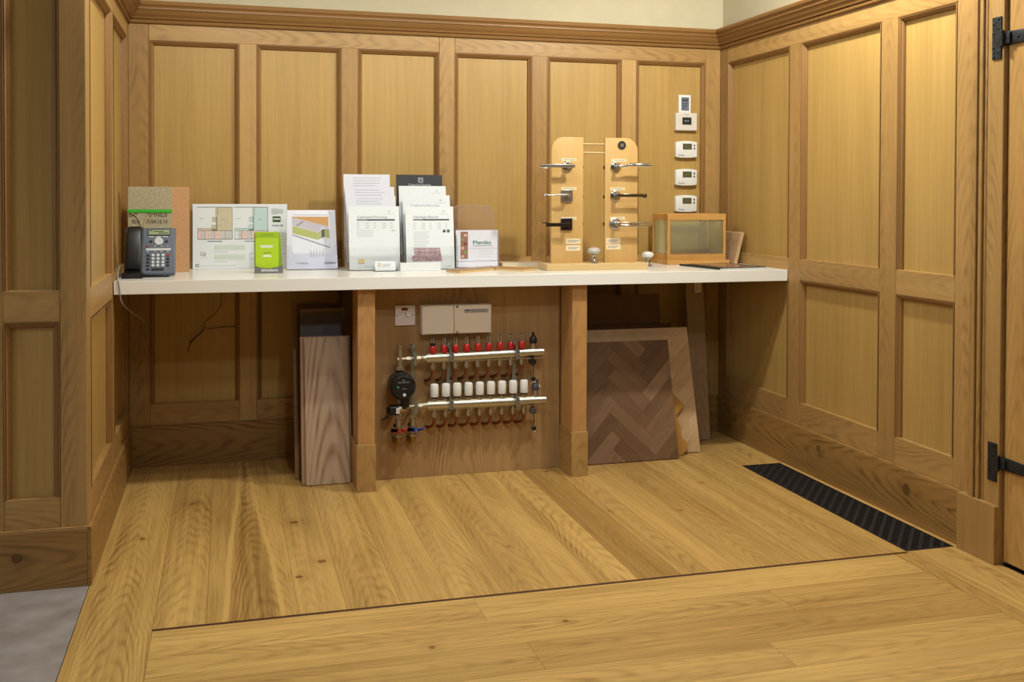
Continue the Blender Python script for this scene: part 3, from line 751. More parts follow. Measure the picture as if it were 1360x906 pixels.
def head(mb, w, h, title, bar=1, full=True):
    mb.text('R', w * .80, -.0004, h - .026, .012, mi=2, align='CENTER'); mb.box(w * .70, w * .90, -.0005, 0, h - .034, h - .0325, mi=3)
    mb.text(title, w * .165, -.0004, h - .052, .0155, mi=2, sx=1.1)
    mb.box(w * .16, w * .91, -.0005, 0, h - .0625, h - .0565, mi=bar); mb.box(w * .17, w * .36, -.0008, 0, h - .0605, h - .0588, mi=3)
def artA1(mb, w, h):
    head(mb, w, h, 'Cathedral Flooring')
    for k in range(3):
        for c in range(5): mb.box(w * (.16 + c * .165), w * (.16 + c * .165) + (.018 if c % 2 else .010), -.0005, 0, h - .077 - k * .009, h - .074 - k * .009, mi=3)
    for k in range(3): mb.box(w * .16, w * .9, -.0004, 0, h - .0715 - k * .012, h - .0710 - k * .012, mi=3)
    bars(mb, w * .16, w * .55, h - .105, 4, .008, .0022, 3, 0); mb.box(w * .84, w * .91, -.0005, 0, h - .108, h - .105, mi=2)
    mb.box(w * .17, w * .30, -.0006, 0, .028, .047, mi=4); mb.box(w * .17, w * .30, -.0008, 0, .026, .0285, mi=2)
    mb.text('L', w * .20, -.0006, .008, .014, mi=2); bars(mb, w * .28, w * .52, .018, 3, .004, .0014, 3, 0)
def artLines(n, z0):
    def f(mb, w, h): bars(mb, w * .20, w * .82, h - z0, n, .0115, .0013, 2, 0)
    return f
def artB1(mb, w, h):
    head(mb, w, h, 'Heritage Blonde')
    for k in range(4):
        for c in range(5): mb.box(w * (.16 + c * .165), w * (.16 + c * .165) + (.018 if c % 2 else .010), -.0005, 0, h - .077 - k * .008, h - .0745 - k * .008, mi=3)
    bars(mb, w * .16, w * .50, h - .112, 11, .0082, .0022, 3, 0)
    mb.box(w * .77, w * .825, -.0006, 0, h - .116, h - .104, mi=7)
    mb.lathe([(.0075, 0), (.0075, -.0006), (.0055, -.0006), (.0055, 0)], (w * .885, 0, h - .110), 'y', 16, mi=2)
    mb.prism([(w * .10, .050), (w * .17, .063), (w * .15, .093), (w * .70, .093), (w * .74, .034), (w * .13, .034)], -.0006, 0, 'xz', mi=5)
    for k in range(4): mb.box(w * (.2 + k * .12), w * (.205 + k * .12), -.0009, 0, .040, .086, mi=3)
    mb.box(w * .84, w * .93, -.0006, 0, .010, .0125, mi=3)
def artB2(mb, w, h): head(mb, w, h, 'Cathedral Flooring')
def artB3(mb, w, h): head(mb, w, h, 'Cathedral Flooring', bar=2)
def artB4(mb, w, h):
    mb.box(w * .47, w * .585, -.0005, 0, h - .036, h - .012, mi=2); mb.text('A', w * .527, -.001, h - .033, .021, mi=6, align='CENTER')
    mb.text('Cathedral Flooring', w * .5, -.0006, h - .050, .0145, mi=3, align='CENTER', sx=.95)
sheet('leaflet', 'front white data sheet with black rule and small yellow square, left holder', .9135, -.290, CT + .002, .220, .276, artA1)
sheet('leaflet', 'plain white sheet directly behind the yellow-square data sheet', .909, -.2465, CT + .033, .216, .291, artLines(3, .012), [PAPERB] + SH[1:])
sheet('leaflet', 'third white text sheet back in the left holder', .909, -.2045, CT + .063, .217, .301, artLines(6, .014), [PAPERB] + SH[1:])
sheet('leaflet', 'rearmost and tallest white text sheet in the left holder', .907, -.1625, CT + .093, .206, .327, artLines(7, .016), [PAPERB] + SH[1:])
sheet('leaflet', 'front white data sheet with mauve floorboard photo, right holder', 1.161, -.290, CT + .002, .214, .276, artB1)
sheet('leaflet', 'white data sheet with black rule just behind the mauve-photo sheet', 1.157, -.2465, CT + .033, .212, .294, artB2)
sheet('leaflet', 'white data sheet with grey rule in front of the black folder', 1.147, -.2045, CT + .063, .213, .306, artB3)
sheet('brochure_folder', 'black folder with white logo standing at the back of the right holder', 1.142, -.1625, CT + .093, .211, .327, artB4, [CARDB] + SH[1:], thick=.004)

# business cards and trays
t = thing('card_holder', 'small clear card holder with white cards, before the left leaflet holder', 'card holder', (1.007, -.372, CT))
mb = MB(); mb.box(0, .103, 0, .045, 0, .002); mb.box(0, .103, 0, .0015, 0, .020); mb.prism([(.03, 0), (.045, 0), (.045, .03), (.038, .03)], 0, .0015, 'yz'); mb.prism([(.03, 0), (.045, 0), (.045, .03), (.038, .03)], .1015, .103, 'yz')
mb.build('tray', ACRY, t)
mb = MB(); Mc = Matrix.Translation((.008, .012, .003)) @ Matrix.Rotation(-.25, 4, 'X')
mb.box(0, .087, 0, .006, 0, .040, M=Mc); mb.box(.012, .026, -.0005, 0, .018, .032, mi=1, M=Mc); mb.box(.015, .023, -.0008, 0, .021, .029, mi=0, M=Mc)
for k in range(3): mb.box(.032, .070 - k * .006, -.0005, 0, .027 - k * .005, .0285 - k * .005, mi=2, M=Mc)
mb.build('business_cards', [PAPER, mat('ochre_print', (196, 150, 70), .6), INKG], t)
mb = MB(); mb.box(1.120, 1.296, -.372, -.318, CT, CT + .034)
tag(mb.build('card_box', mat('white_box_card', (222, 226, 226), .5), bevel=.0015), 'low white card box lying in front of the mauve-photo data sheet', 'box')

t = thing('acrylic_card_stand', 'clear acrylic stand with rounded back and two holes, holding green-lettered card', 'card stand', (1.385, -.26, CT))
mb = MB()
def rr_poly(x0, x1, z0, z1, r, n=6):
    P = [(x0, z0), (x1, z0)]
    P += [(x1 - r + r * math.cos(q * PI / 2 / n), z1 - r + r * math.sin(q * PI / 2 / n)) for q in range(n + 1)]
    P += [(x0 + r + r * math.cos(PI / 2 + q * PI / 2 / n), z1 - r + r * math.sin(PI / 2 + q * PI / 2 / n)) for q in range(n + 1)]
    return P
mb.prism(rr_poly(0, .185, 0, .278, .028), .060, .0635, 'xz'); mb.box(0, .200, 0, .060, 0, .003)
mb.box(0, .0025, 0, .060, .003, .145); mb.box(.1975, .200, 0, .060, .003, .145)
mb.build('body', clear('thick_acrylic', (250, 242, 236), .05), t)
mb = MB()
for xx in (.042, .148): 
    ring = [(xx + .012 * math.cos(q * PI / 8), .059, .252 + .012 * math.sin(q * PI / 8)) for q in range(17)]
    mb.tube(ring, .0014, 6)
edge = [(p[0], .0618, p[1]) for p in rr_poly(0, .185, .10, .278, .028)][1:] + [(0, .0618, .10)]
mb.tube(edge, .0022, 6)
mb.build('polished_edge', clear('acrylic_rim', (225, 215, 205), .35), t, smooth=True)
mb = MB(); mb.box(.003, .196, .008, .016, .032, .170); 
G_ = mat('green_letter', (24, 110, 84), .5)
mb.box(.024, .058, .0072, .008, .042, .163, mi=2)
for k, m_ in enumerate((3, 4, 3, 5, 4, 3)): mb.box(.027 + (k % 2) * .012, .040 + (k % 2) * .014, .0064, .0072, .046 + k * .019, .058 + k * .019, mi=m_)
mb.text('Mendes', .080, .0074, .107, .025, mi=1, sx=1.08, depth=.0006); pass
mb.box(.082, .172, .0074, .008, .099, .1015, mi=6); mb.box(.066, .196, .0074, .008, .088, .0892, mi=6)
bars(mb, .105, .185, .080, 4, .009, .001, 7, .008)
mb.build('card', [PAPERB, G_, mat('photo_rose_wood', (150, 110, 96), .5), mat('photo_peach', (214, 170, 150), .5), mat('photo_leaf', (126, 150, 90), .5), mat('photo_plum', (120, 66, 60), .5), INKG, INKL], t)
mb = MB(); mb.box(.004, .196, .004, .050, .004, .030); mb.build('card_stack', PAPERB, t, bevel=.001)

mb = MB(); mb.box(1.600, 1.800, -.262, -.150, CT, CT + .022)
tag(mb.build('stone_sample', SLABM, bevel=.001), 'cream slab sample lying behind the angled wood pieces, left of the handle stand', 'sample')
for lab, poly_, sd in (('angled parquet piece on the worktop edge, left half of the chevron', [(1.300, -.465), (1.340, -.545), (1.525, -.405), (1.530, -.300)], .2),
                       ('angled parquet piece on the worktop, right half of the chevron, beside handle stand', [(1.533, -.300), (1.528, -.405), (1.610, -.530), (1.712, -.430)], .6)):
    if sd == .6: poly_ = [(1.533, -.300), (1.528, -.405), (1.625, -.515), (1.705, -.455)]
    t = thing('parquet_piece', lab, 'wood sample', (poly_[0][0], poly_[0][1], CT), group='chevron parquet pieces')
    P = [(a - poly_[0][0], b - poly_[0][1]) for a, b in poly_]
    mb = MB(); mb.prism(P, 0, .009, 'xy', g=0, seed=sd); mb.build('core', MAPLEB, t)
    mb = MB(); mb.prism(P, .009, .0125, 'xy', g=0, seed=sd, tone=.95); mb.build('wear_layer', TAN if sd < .5 else POSTW, t)

# ------------------------------------------------------------------ door handle display
t = thing('handle_display_stand', 'pale wooden stand of two rounded upright boards showing six lever handles', 'display stand', (1.734, -.50, CT))
X0, Y0, Z0 = 1.734, -.50, CT
mb = MB(); mb.box(0, .470, 0, .125, 0, .030, g=0, tone=1.0, cath=.4); mb.build('base', MAPLEB, t, bevel=.002)
def upright(x0, x1, side):
    w = x1 - x0; h = 1.441 - CT; r = .058; P = [(0, .030), (w, .030)]
    arc = [(r - r * math.cos(q * PI / 16), h - r + r * math.sin(q * PI / 16)) for q in range(9)]
    if side == 'l': P += [(w, h)] + arc[::-1]
    else: P += [(w - a, b) for a, b in arc] + [(0, h)]
    mb = MB(); mb.prism([(a + x0 - X0, b) for a, b in P], .052, .070, 'xz', g=2, tone=1.0, seed=.31 if side == 'l' else .62)
    return mb.build('upright', MAPLE, t, bevel=.001)
upright(1.770, 1.916, 'l'); upright(2.018, 2.173, 'r')
for z in (1.412, 1.374):
    mb = MB(); mb.cyl((1.914 - X0, .061, z - Z0), (2.020 - X0, .061, z - Z0), .0042, seg=12); mb.build('dowel', MAPLEB, t, smooth=True)
for z in (1.31, 1.18, 1.06):
    for xx in (1.9175, 2.0165):
        mb = MB(); mb.box(xx - X0 - .003, xx - X0 + .003, .058, .066, z - Z0 - .007, z - Z0 + .007); mb.build('screw_cap', BRONZE, t, bevel=.001)
LBL = mat('cream_label', (232, 214, 178), .6)
def label(x0, x1, z0, z1, n=1):
    mb = MB(); mb.box(x0 - X0, x1 - X0, .0512, .052, z0 - Z0, z1 - Z0)
    for k in range(n): mb.box(x0 - X0 + .008, x1 - X0 - .008 - k * .01, .0508, .0512, (z0 + z1) / 2 - Z0 - .0012 + (n - 1) * .003 - k * .006, (z0 + z1) / 2 - Z0 + .0012 + (n - 1) * .003 - k * .006, mi=1)
    mb.build('label', [LBL, INKG], t)
for x0, x1 in ((1.815, 1.885), (2.048, 2.118)):
    for z in (1.342, 1.2155, 1.0855): label(x0 - (.006 if x0 > 2 and z < 1.3 else 0), x1 - (.006 if x0 > 2 and z < 1.3 else 0), z - .006, z + .006)
label(1.837, 1.904, .973, .997, 2); label(1.837, 1.904, .943, .967, 2); label(2.024, 2.092, .973, .998, 2); label(2.024, 2.092, .947, .970, 2)
mb = MB(); mb.lathe([(.019, .0515), (.019, .049), (0, .049)], (2.096 - X0, 0, 1.409 - Z0), 'y', 24, mi=0)
mb.box(2.088 - X0, 2.104 - X0, .0484, .049, 1.402 - Z0, 1.416 - Z0, mi=1); mb.build('badge', [CARDB, SATIN], t)
def rose(x, z, r, m, sq=False):
    mb = MB(); x -= X0; z -= Z0
    if sq: mb.box(x - r, x + r, .042, .052, z - r, z + r); o = mb.build('rose', m, t, bevel=.0015)
    else: mb.lathe([(r, .052), (r, .046), (r - .004, .043), (.012, .043), (.011, .030), (0, .030)], (x, 0, z), 'y', 28); o = mb.build('rose', m, t, smooth=True)
    return o
def lever(ro, mk, m, bevel=0):
    mb = MB(); mk(mb); return mb.build('lever', m, ro, bevel=bevel, smooth=not bevel)
x, z = 1.841 - X0, 1.312 - Z0
o = rose(1.841, 1.312, .024, CHROME)
lever(o, lambda m: (m.cyl((x, .043, z), (x, .004, z), .0095), m.box(x - .135, x + .018, -.006, .006, z - .007, z + .009), m.box(x - .14, x - .10, -.004, .004, z - .012, z - .006)), SATIN, .003)
x2, z2 = 1.839 - X0, 1.184 - Z0
o = rose(1.839, 1.184, .0255, SATIN, True)
lever(o, lambda m: (m.cyl((x2, .043, z2), (x2, .010, z2), .008), m.tube(smooth_path([(x2, .008, z2), (x2 - .02, .004, z2 + .004), (x2 - .06, .004, z2 + .003), (x2 - .095, .004, z2 + .002), (x2 - .110, .004, z2 + .005), (x2 - .116, .003, z2 - .003)]), [.006] * 7 + [.0035] * 18 + [.006] * 6, 12)), SATIN)
x3, z3 = 1.838 - X0, 1.059 - Z0
o = rose(1.838, 1.059, .0255, BRONZE, True)
lever(o, lambda m: (m.cyl((x3, .043, z3), (x3, .006, z3), .009), m.box(x3 - .108, x3 + .010, -.004, .006, z3 - .008, z3 + .008), m.box(x3 - .124, x3 - .10, -.002, .006, z3 + .006, z3 + .011)), BRONZE, .0015)
y1, w1 = 2.067 - X0, 1.313 - Z0
o = rose(2.067, 1.313, .024, CHROME)
lever(o, lambda m: (m.cyl((y1, .043, w1), (y1, .006, w1), .009), m.tube([(y1 - .004, .005, w1), (y1 + .03, .002, w1 + .004), (y1 + .044, 0, w1 + .008)], .006), m.lathe([(.004, .040), (.0085, .046), (.0085, .135), (.0065, .137), (.0065, .141), (.0085, .143), (.0085, .150), (0, .151)], (y1, 0, w1 + .008), 'x', 20)), CHROME)
y2, w2 = 2.066 - X0, 1.186 - Z0
o = rose(2.066, 1.186, .024, CHROME)
lever(o, lambda m: (m.cyl((y2, .043, w2), (y2, .006, w2), .010), m.box(y2 - .006, y2 + .125, -.004, .005, w2 - .007, w2 + .008), m.box(y2 + .112, y2 + .128, -.006, .010, w2 - .010, w2 + .009)), mat('dark_chrome', (120, 116, 112), .18, 1.0), .0025)
y3, w3 = 2.064 - X0, 1.062 - Z0
o = rose(2.064, 1.062, .026, SATIN)
lever(o, lambda m: (m.cyl((y3, .043, w3), (y3, .006, w3), .010), m.box(y3 - .004, y3 + .148, -.004, .005, w3 + .000, w3 + .007), m.box(y3 - .004, y3 + .148, -.004, .005, w3 - .013, w3 - .005), m.box(y3 + .05, y3 + .10, 0, .004, w3 - .006, w3 + .001), m.box(y3 - .006, y3 + .004, -.004, .006, w3 - .013, w3 + .007)), CHROME, .0015)
# knobs
def knob(label_, x, y, z, top, m):
    t = thing('door_knob', label_, 'door knob', (x, y, z))
    mb = MB(); mb.lathe([(.023, 0), (.023, .003), (.016, .007), (.010, .014), (.0085, .026), (.010, .034), (.016, .038)], seg=32); mb.build('base', CHROME if top == 0 else SATIN, t, smooth=True)
    mb = MB(); mb.lathe([(.013, .038), (.024, .043), (.0285, .051), (.0285, .056), (.024, .064), (.012, .068), (0, .069)], seg=32); mb.build('knob_top', m, t, smooth=True)
knob('mushroom door knob with crackled grey top standing on the handle stand base', 1.958, -.475, CT + .030, 0, CRACK)
knob('white mushroom door knob standing on the worktop before the glass box', 2.285, -.300, CT, 1, PORC)

# ------------------------------------------------------------------ glazed wooden box, samples and brochure in the corner
t = thing('glazed_box', 'wooden framed glass display box standing under the wall thermostats', 'display box', (2.412, -.240, CT))
mb = MB(); mb.box(0, .324, 0, .205, 0, .020, g=0, tone=1.05); mb.build('base', PINE, t, bevel=.001)
bx0, bx1, by0, by1, bz0, bz1 = .008, .312, .018, .200, .020, .241
def fb(x0, x1, y0, y1, z0, z1, g, nm='frame'): 
    mb = MB(); mb.box(x0, x1, y0, y1, z0, z1, g=g, tone=tn(.95, 1.05), cath=.5); mb.build(nm, PINE, t, bevel=.001)
for (y0, y1) in ((by0, by0 + .012), (by1 - .012, by1)):
    fb(bx0, bx1, y0, y1, bz1 - .030, bz1, 0, 'rail'); fb(bx0, bx1, y0, y1, bz0, bz0 + .028, 0, 'rail')
    for (x0, x1) in ((bx0, bx0 + .013), (bx1 - .013, bx1)): fb(x0, x1, y0, y1, bz0 + .0282, bz1 - .0302, 2, 'stile')
for (x0, x1) in ((bx0, bx0 + .010), (bx1 - .010, bx1)):
    fb(x0, x1, by0 + .0122, by1 - .0122, bz1 - .030, bz1, 1, 'rail'); fb(x0, x1, by0 + .0122, by1 - .0122, bz0, bz0 + .028, 1, 'rail')
mb = MB(); mb.box(bx0 + .013, bx1 - .013, by0 + .005, by0 + .008, bz0 + .028, bz1 - .030); mb.build('glass_pane', GLASSD, t)
mb = MB(); mb.box(bx0 + .004, bx0 + .007, by0 + .012, by1 - .012, bz0 + .028, bz1 - .030); mb.build('glass_pane', GLASSD, t)
mb = MB(); mb.box(bx1 - .007, bx1 - .004, by0 + .012, by1 - .012, bz0 + .028, bz1 - .030); mb.build('glass_pane', GLASSD, t)
mb = MB(); mb.box(bx0 + .013, bx1 - .013, by1 - .008, by1 - .005, bz0 + .028, bz1 - .030); mb.build('glass_pane', clear('back_glass', (240, 238, 218), .12, .3), t)
# boards leaning against the right wall
for k, (lab, xb, m_, hgt) in enumerate((('thin wood sample leaning on right wall, nearer the glass box', 2.741, TAN, .152), ('thin wood sample leaning on right wall, directly against it', 2.754, PALEH, .158))):
    t = thing('wood_sample', lab, 'wood sample', (xb, -.265 + .004 * k, CT + .0005), (0, .24, 0), 'corner wood samples')
    mb = MB(); mb.box(0, .006, 0, .215, .000, hgt, g=1, seed=.3 + k * .2); mb.build('board', m_, t, bevel=.0006)
    mb = MB(); mb.box(.006, .010, 0, .215, .000, hgt, g=1); mb.build('backing', MAPLEB, t)
t = thing('brochure', 'black-edged glossy brochure lying at the right end of the worktop', 'brochure', (2.602, -.430, CT + .0005), (0, 0, math.radians(9)))
mb = MB(); mb.box(-.128, .128, -.150, .150, 0, .005); mb.build('pages', PAPER, t)
mb = MB(); mb.box(-.130, .130, -.152, .152, .005, .0065, mi=0); mb.box(-.07, .10, -.12, .12, .0065, .0068, mi=1); mb.build('cover', [CARDB, noisy('brochure_photo', (176, 132, 92), (110, 90, 74), 14, .25)], t)
mb = MB(); mb.box(-.134, -.124, -.153, .153, 0, .008); mb.build('spine', BLACK, t, bevel=.001)

# ------------------------------------------------------------------ thermostats on the back wall
YW = .022
def stat_round(label_, z0, z1):
    t = thing('thermostat', label_, 'thermostat', (2.5615, YW - .0005, z0), group=None)
    w, h = .115, z1 - z0; n = 8
    P = [(w * q / n, .004 * (abs(q / n - .5) * 2) ** 2) for q in range(n + 1)] + [(w - w * q / n, h - .006 * (abs(q / n - .5) * 2) ** 2) for q in range(n + 1)]
    mb = MB(); mb.prism(P, -.026, 0, 'xz'); mb.build('case', WHITE, t, bevel=.004, seg=3)
    mb = MB(); mb.box(.036, .084, -.0275, -.026, h * .50, h * .84); mb.box(.038, .082, -.0278, -.0275, h * .53, h * .81, mi=1); mb.build('display', [DGREY, LCDD], t)
    for zz in (.74, .56):
        mb = MB(); mb.lathe([(.0045, -.026), (.004, -.029), (0, -.029)], (.098, 0, h * zz), 'y', 12); mb.build('button', DGREY, t)
    mb = MB(); mb.text('Danfoss', .012, -.0265, h * .13, .0095, sx=1.1); mb.build('lettering', INK, t)
stat_round('white curved thermostat, highest of the three alike', 1.376, 1.461)
stat_round('white curved thermostat, middle of the three alike', 1.237, 1.322)
stat_round('white curved thermostat, lowest of the three, just above the glass box', 1.105, 1.191)
t = thing('thermostat', 'cream square-cornered thermostat with a dark central display', 'thermostat', (2.5605, YW - .0005, 1.512))
mb = MB(); mb.box(0, .115, -.024, 0, 0, .088); mb.build('case', OFFW, t, bevel=.004, seg=3)
mb = MB(); mb.box(.034, .083, -.0255, -.024, .030, .066); mb.box(.046, .056, -.0258, -.0255, .046, .052, mi=1); mb.box(.060, .068, -.0258, -.0255, .046, .052, mi=1); mb.build('display', [mat('dark_lcd', (48, 46, 50), .2), INKG], t)
mb = MB(); mb.box(.045, .068, -.0244, -.024, .078, .080); mb.build('lettering', INKG, t)
t = thing('thermostat', 'small upright white controller with tall blue-grey screen, topmost on the wall', 'thermostat', (2.580, YW - .0005, 1.6005))
mb = MB(); mb.box(0, .065, -.016, 0, 0, .090); mb.build('case', WHITE, t, bevel=.003, seg=3)
mb = MB(); mb.box(.012, .053, -.0175, -.016, .012, .078); 
for q in range(3): mb.box(.017 + q * .011, .025 + q * .011, -.0178, -.0175, .056, .070, mi=1)
for q in range(3): mb.box(.017, .048 - q * .006, -.0178, -.0175, .044 - q * .011, .048 - q * .011, mi=1)
mb.build('display', [LCDB, INK], t)

# ------------------------------------------------------------------ switch and wiring box on the backing board
YB = -.4702
t = thing('fused_switch', 'square white fused switch with red indicator on the oak backing board', 'switch', (1.080, YB, .641))
mb = MB(); mb.box(0, .085, -.010, 0, 0, .084); mb.build('plate', mat('switch_white', (222, 212, 210), .35), t, bevel=.002)
mb = MB(); mb.box(.027, .053, -.012, -.010, .064, .073); mb.build('indicator', mat('dark_red_neon', (110, 24, 22), .25), t)
mb = MB(); mb.box(.046, .066, -.013, -.010, .036, .056); mb.build('rocker', WHITE, t, bevel=.002)
mb = MB()
for xx in (.010, .075): mb.lathe([(.0035, -.010), (.003, -.0115), (0, -.0115)], (xx, 0, .042), 'y', 10)
mb.build('screw', SATIN, t)
mb = MB(); mb.box(.045, .0465, -.0105, -.010, .035, .058); mb.box(.045, .062, -.0105, -.010, .0345, .036); mb.build('rocker_gap', INK, t)
t = thing('wiring_centre', 'wide white wiring box with two lids above the pipe manifold', 'wiring box', (1.184, YB, .606))
mb = MB(); mb.box(0, .298, -.038, 0, 0, .120); mb.build('case', OFFW, t, bevel=.003)
mb = MB(); mb.box(.001, .136, -.058, -.0385, .001, .119); mb.build('lid', mat('lid_white', (226, 216, 200), .4), t, bevel=.003)
mb = MB(); mb.box(.1375, .297, -.058, -.0385, .001, .119); mb.build('lid', mat('lid_cream', (226, 214, 196), .4), t, bevel=.003)
for xx in (.006, .150, .292):
    for zz in (.006, .113):
        mb = MB(); mb.lathe([(.0055, -.058), (.005, -.0600), (.002, -.0602), (.002, -.0592), (0, -.0592)], (xx, 0, zz), 'y', 12); mb.build('screw', OFFW if xx != .150 else SATIN, t)
mb = MB(); mb.box(.180, .284, -.0586, -.058, .086, .102); mb.box(.183, .205, -.0590, -.0586, .095, .0985, mi=1); bars(mb, .210, .280, .099, 2, .006, .0025, 2, -.0586, .1); mb.build('label', [mat('label_grey', (168, 164, 156), .5), INK, mat('label_mid', (120, 118, 112), .5)], t)

# ------------------------------------------------------------------ underfloor heating manifold
t = thing('heating_manifold', 'nickel plated underfloor heating manifold with black pump, red gauges and white valve heads', 'manifold', (1.40, YB, .40))
T = Matrix.Translation((-1.40, -YB, -.40))          # parts below are written in room metres
YM = -.535
def part(name, mats, fn, **k):
    mb = MB(); fn(mb)
    mb.v = [T @ Vector(v) for v in mb.v]
    return mb.build(name, mats, t, **k)
def bar(x0, z0, x1, z1, r):
    def f(m):
        m.cyl((x0, YM, z0), (x1, YM, z1), r, seg=32)
        m.cyl((x0 - .006, YM, z0), (x0 + .001, YM, z0), r * .8, seg=8)
        m.cyl((x1 - .001, YM, z1), (x1 + .006, YM, z1), r * .85, seg=32)
        # flat machined faces on top and underside
        m.box(x0 + .004, x1 - .03, YM - .008, YM + .008, z0 + r - .004, z0 + r + .0012); m.box(x0 + .004, x1 - .004, YM - .008, YM + .008, z0 - r - .0012, z0 - r + .004)
    return f
zu, zl = .514, .3135
part('manifold_bar', NICKEL, bar(1.199, .511, 1.702, .518, .0185), smooth=True)
part('manifold_bar', NICKEL, bar(1.205, .3145, 1.712, .3120, .0190), smooth=True)
for k in range(9):
    x = 1.229 + k * .0479; zb = .531 + k * .0008
    g = part('flow_gauge', RED, lambda m: m.lathe([(.011, -.003), (.0135, .0), (.0140, .004), (.0140, .020), (.0125, .026), (.0095, .030), (0, .030)], (x, YM, zb), seg=18), smooth=True)
    part('gauge_tube', [GAUGE, DGREY], lambda m: (m.cyl((x, YM, zb + .03), (x, YM, zb + .060), .0055, seg=14), m.cyl((x, YM, zb + .060), (x, YM, zb + .063), .0052, seg=12, mi=1), m.cyl((x, YM, zb + .03), (x, YM, zb + .052), .0012, seg=6, mi=1)), smooth=True)
    if k == 0: part('gauge_collar', BLACK, lambda m: m.cyl((x, YM, zb + .030), (x, YM, zb + .040), .012, seg=16), smooth=True)
    def nut(z, m):
        m.cyl((x, YM, z), (x, YM, z - .014), .0085, seg=12); m.cyl((x, YM, z - .010), (x, YM, z - .028), .0110, .0100, seg=6); m.cyl((x, YM, z - .028), (x, YM, z - .033), .0085, seg=12)
    part('compression_nut', NICKELD, lambda m: nut(.494 + k * .0008, m), smooth=True)
    ez = .462 + k * .0008
    part('copper_elbow', COPPER, lambda m: m.tube(smooth_path([(x, YM, ez), (x - .001, YM, ez - .016), (x - .004, YM + .008, ez - .034), (x - .015, YM + .034, ez - .050), (x - .020, YB - .0003, ez - .056)]), .0068, 12), smooth=True)
    x = 1.236 + k * .0484; zc = .331
    part('valve_nut', NICKELD, lambda m: (m.cyl((x, YM, zc - .002), (x, YM, zc + .004), .0105, seg=16), m.cyl((x, YM, zc + .003), (x, YM, zc + .011), .0125, seg=6)), smooth=True)
    part('valve_collar', BLACK, lambda m: m.cyl((x, YM, zc + .0105), (x, YM, zc + .018), .0130, seg=20), smooth=True)
    part('valve_head', [WHITE, DGREY], lambda m: (m.lathe([(.0155, .017), (.0172, .020), (.0172, .062), (.0158, .068), (.0125, .0705), (.0085, .0705)], (x, YM, zc), seg=24), m.lathe([(.0085, .0704), (.0085, .0685), (0, .0685)], (x, YM, zc), seg=20, mi=1)), smooth=True)
    part('compression_nut', NICKELD, lambda m: nut(.2945 - k * .0003, m), smooth=True)
    e2 = .262
    part('copper_elbow', COPPER, lambda m: m.tube(smooth_path([(x, YM, e2), (x - .001, YM, e2 - .014), (x - .004, YM + .008, e2 - .032), (x - .014, YM + .034, e2 - .046), (x - .022, YB - .0003, e2 - .050)]), .0068, 12), smooth=True)
# brackets
for bx in (1.303, 1.588):
    part('bracket', ZINC, lambda m: (m.prism([(bx - .006, .60 - .03), (bx + .004, .60 - .03), (bx + .006, .50), (bx + .010, .40), (bx + .010, .27), (bx - .008, .27), (bx - .010, .40), (bx - .006, .50)], YM + .028, YM + .031, 'xz'),
        m.box(bx + .006, bx + .018, YM + .028, YB - .0, .49, .50), m.box(bx + .0, bx + .012, YM + .028, YB, .28, .29),
        m.cyl((bx - .012, YM - .020, .566), (bx - .012, YM + .03, .566), .006, seg=12)), bevel=.0005, seg=1)
    for zc, r in ((.515, .0185), (.313, .019)):
        part('pipe_clamp', ZINC, lambda m: (m.tube([(bx + .005, YM + (r + .0015) * math.cos(q), zc + (r + .0015) * math.sin(q)) for q in [PI * 2 * j / 24 for j in range(25)]], .0016, 6),
            m.box(bx - .001, bx + .011, YM - r - .003, YM - r - .0005, zc - .017, zc + .018), m.box(bx - .002, bx + .003, YM - r - .006, YM + .03, zc + .018, zc + .021), m.box(bx - .008, bx - .003, YM - r - .006, YM + .03, zc - .019, zc + .034)))
        part('clamp_screw', BLACK, lambda m: (m.lathe([(.0025, YM - r - .0035), (0, YM - r - .0036)], (bx + .005, 0, zc + .007), 'y', 8), m.lathe([(.0025, YM - r - .0035), (0, YM - r - .0036)], (bx + .005, 0, zc - .008), 'y', 8)))
bx = 1.148
part('bracket', ZINC, lambda m: (m.box(bx - .006, bx + .006, YM + .020, YM + .023, .262, .568), m.cyl((bx - .002, YM - .01, .562), (bx - .002, YM + .03, .562), .007, seg=14),
    m.box(bx - .002, bx + .010, YM - .026, YM - .022, .485, .535), m.box(bx + .001, bx + .013, YM - .026, YM - .022, .285, .335), m.box(bx - .006, bx + .002, YM - .024, YB, .53, .535), m.box(bx - .006, bx + .002, YM - .024, YB, .284, .288),
    m.cyl((bx - .006, YM - .01, .272), (bx - .006, YM + .01, .272), .010, seg=12)), bevel=.0005, seg=1)
# upper feed: pipe, nuts, tee
part('feed_pipe', NICKELD, lambda m: (m.cyl((1.094, YM, .509), (1.200, YM, .511), .0095, seg=20), m.cyl((1.118, YM, .509), (1.136, YM, .509), .0125, seg=6), m.cyl((1.160, YM, .510), (1.178, YM, .510), .0125, seg=6), m.cyl((1.182, YM, .510), (1.198, YM, .510), .0140, seg=20)), smooth=True)
part('tee_fitting', NICKELD, lambda m: (m.cyl((1.092, YM, .548), (1.092, YM, .470), .0105, seg=20), m.cyl((1.092, YM, .562), (1.092, YM, .548), .0085, seg=14), m.cyl((1.092, YM, .566), (1.092, YM, .559), .0125, seg=16), m.cyl((1.092, YM, .480), (1.092, YM, .466), .0175, seg=6), m.cyl((1.080, YM, .509), (1.094, YM, .509), .010, seg=16)), smooth=True)
PY = -.60
part('pump_head', BLACK, lambda m: m.lathe([(.046, .115), (.051, .10), (.054, .075), (.054, .018), (.050, .006), (.044, 0), (0, 0)], (1.094, PY - .01, .406), 'y', 40), smooth=True)
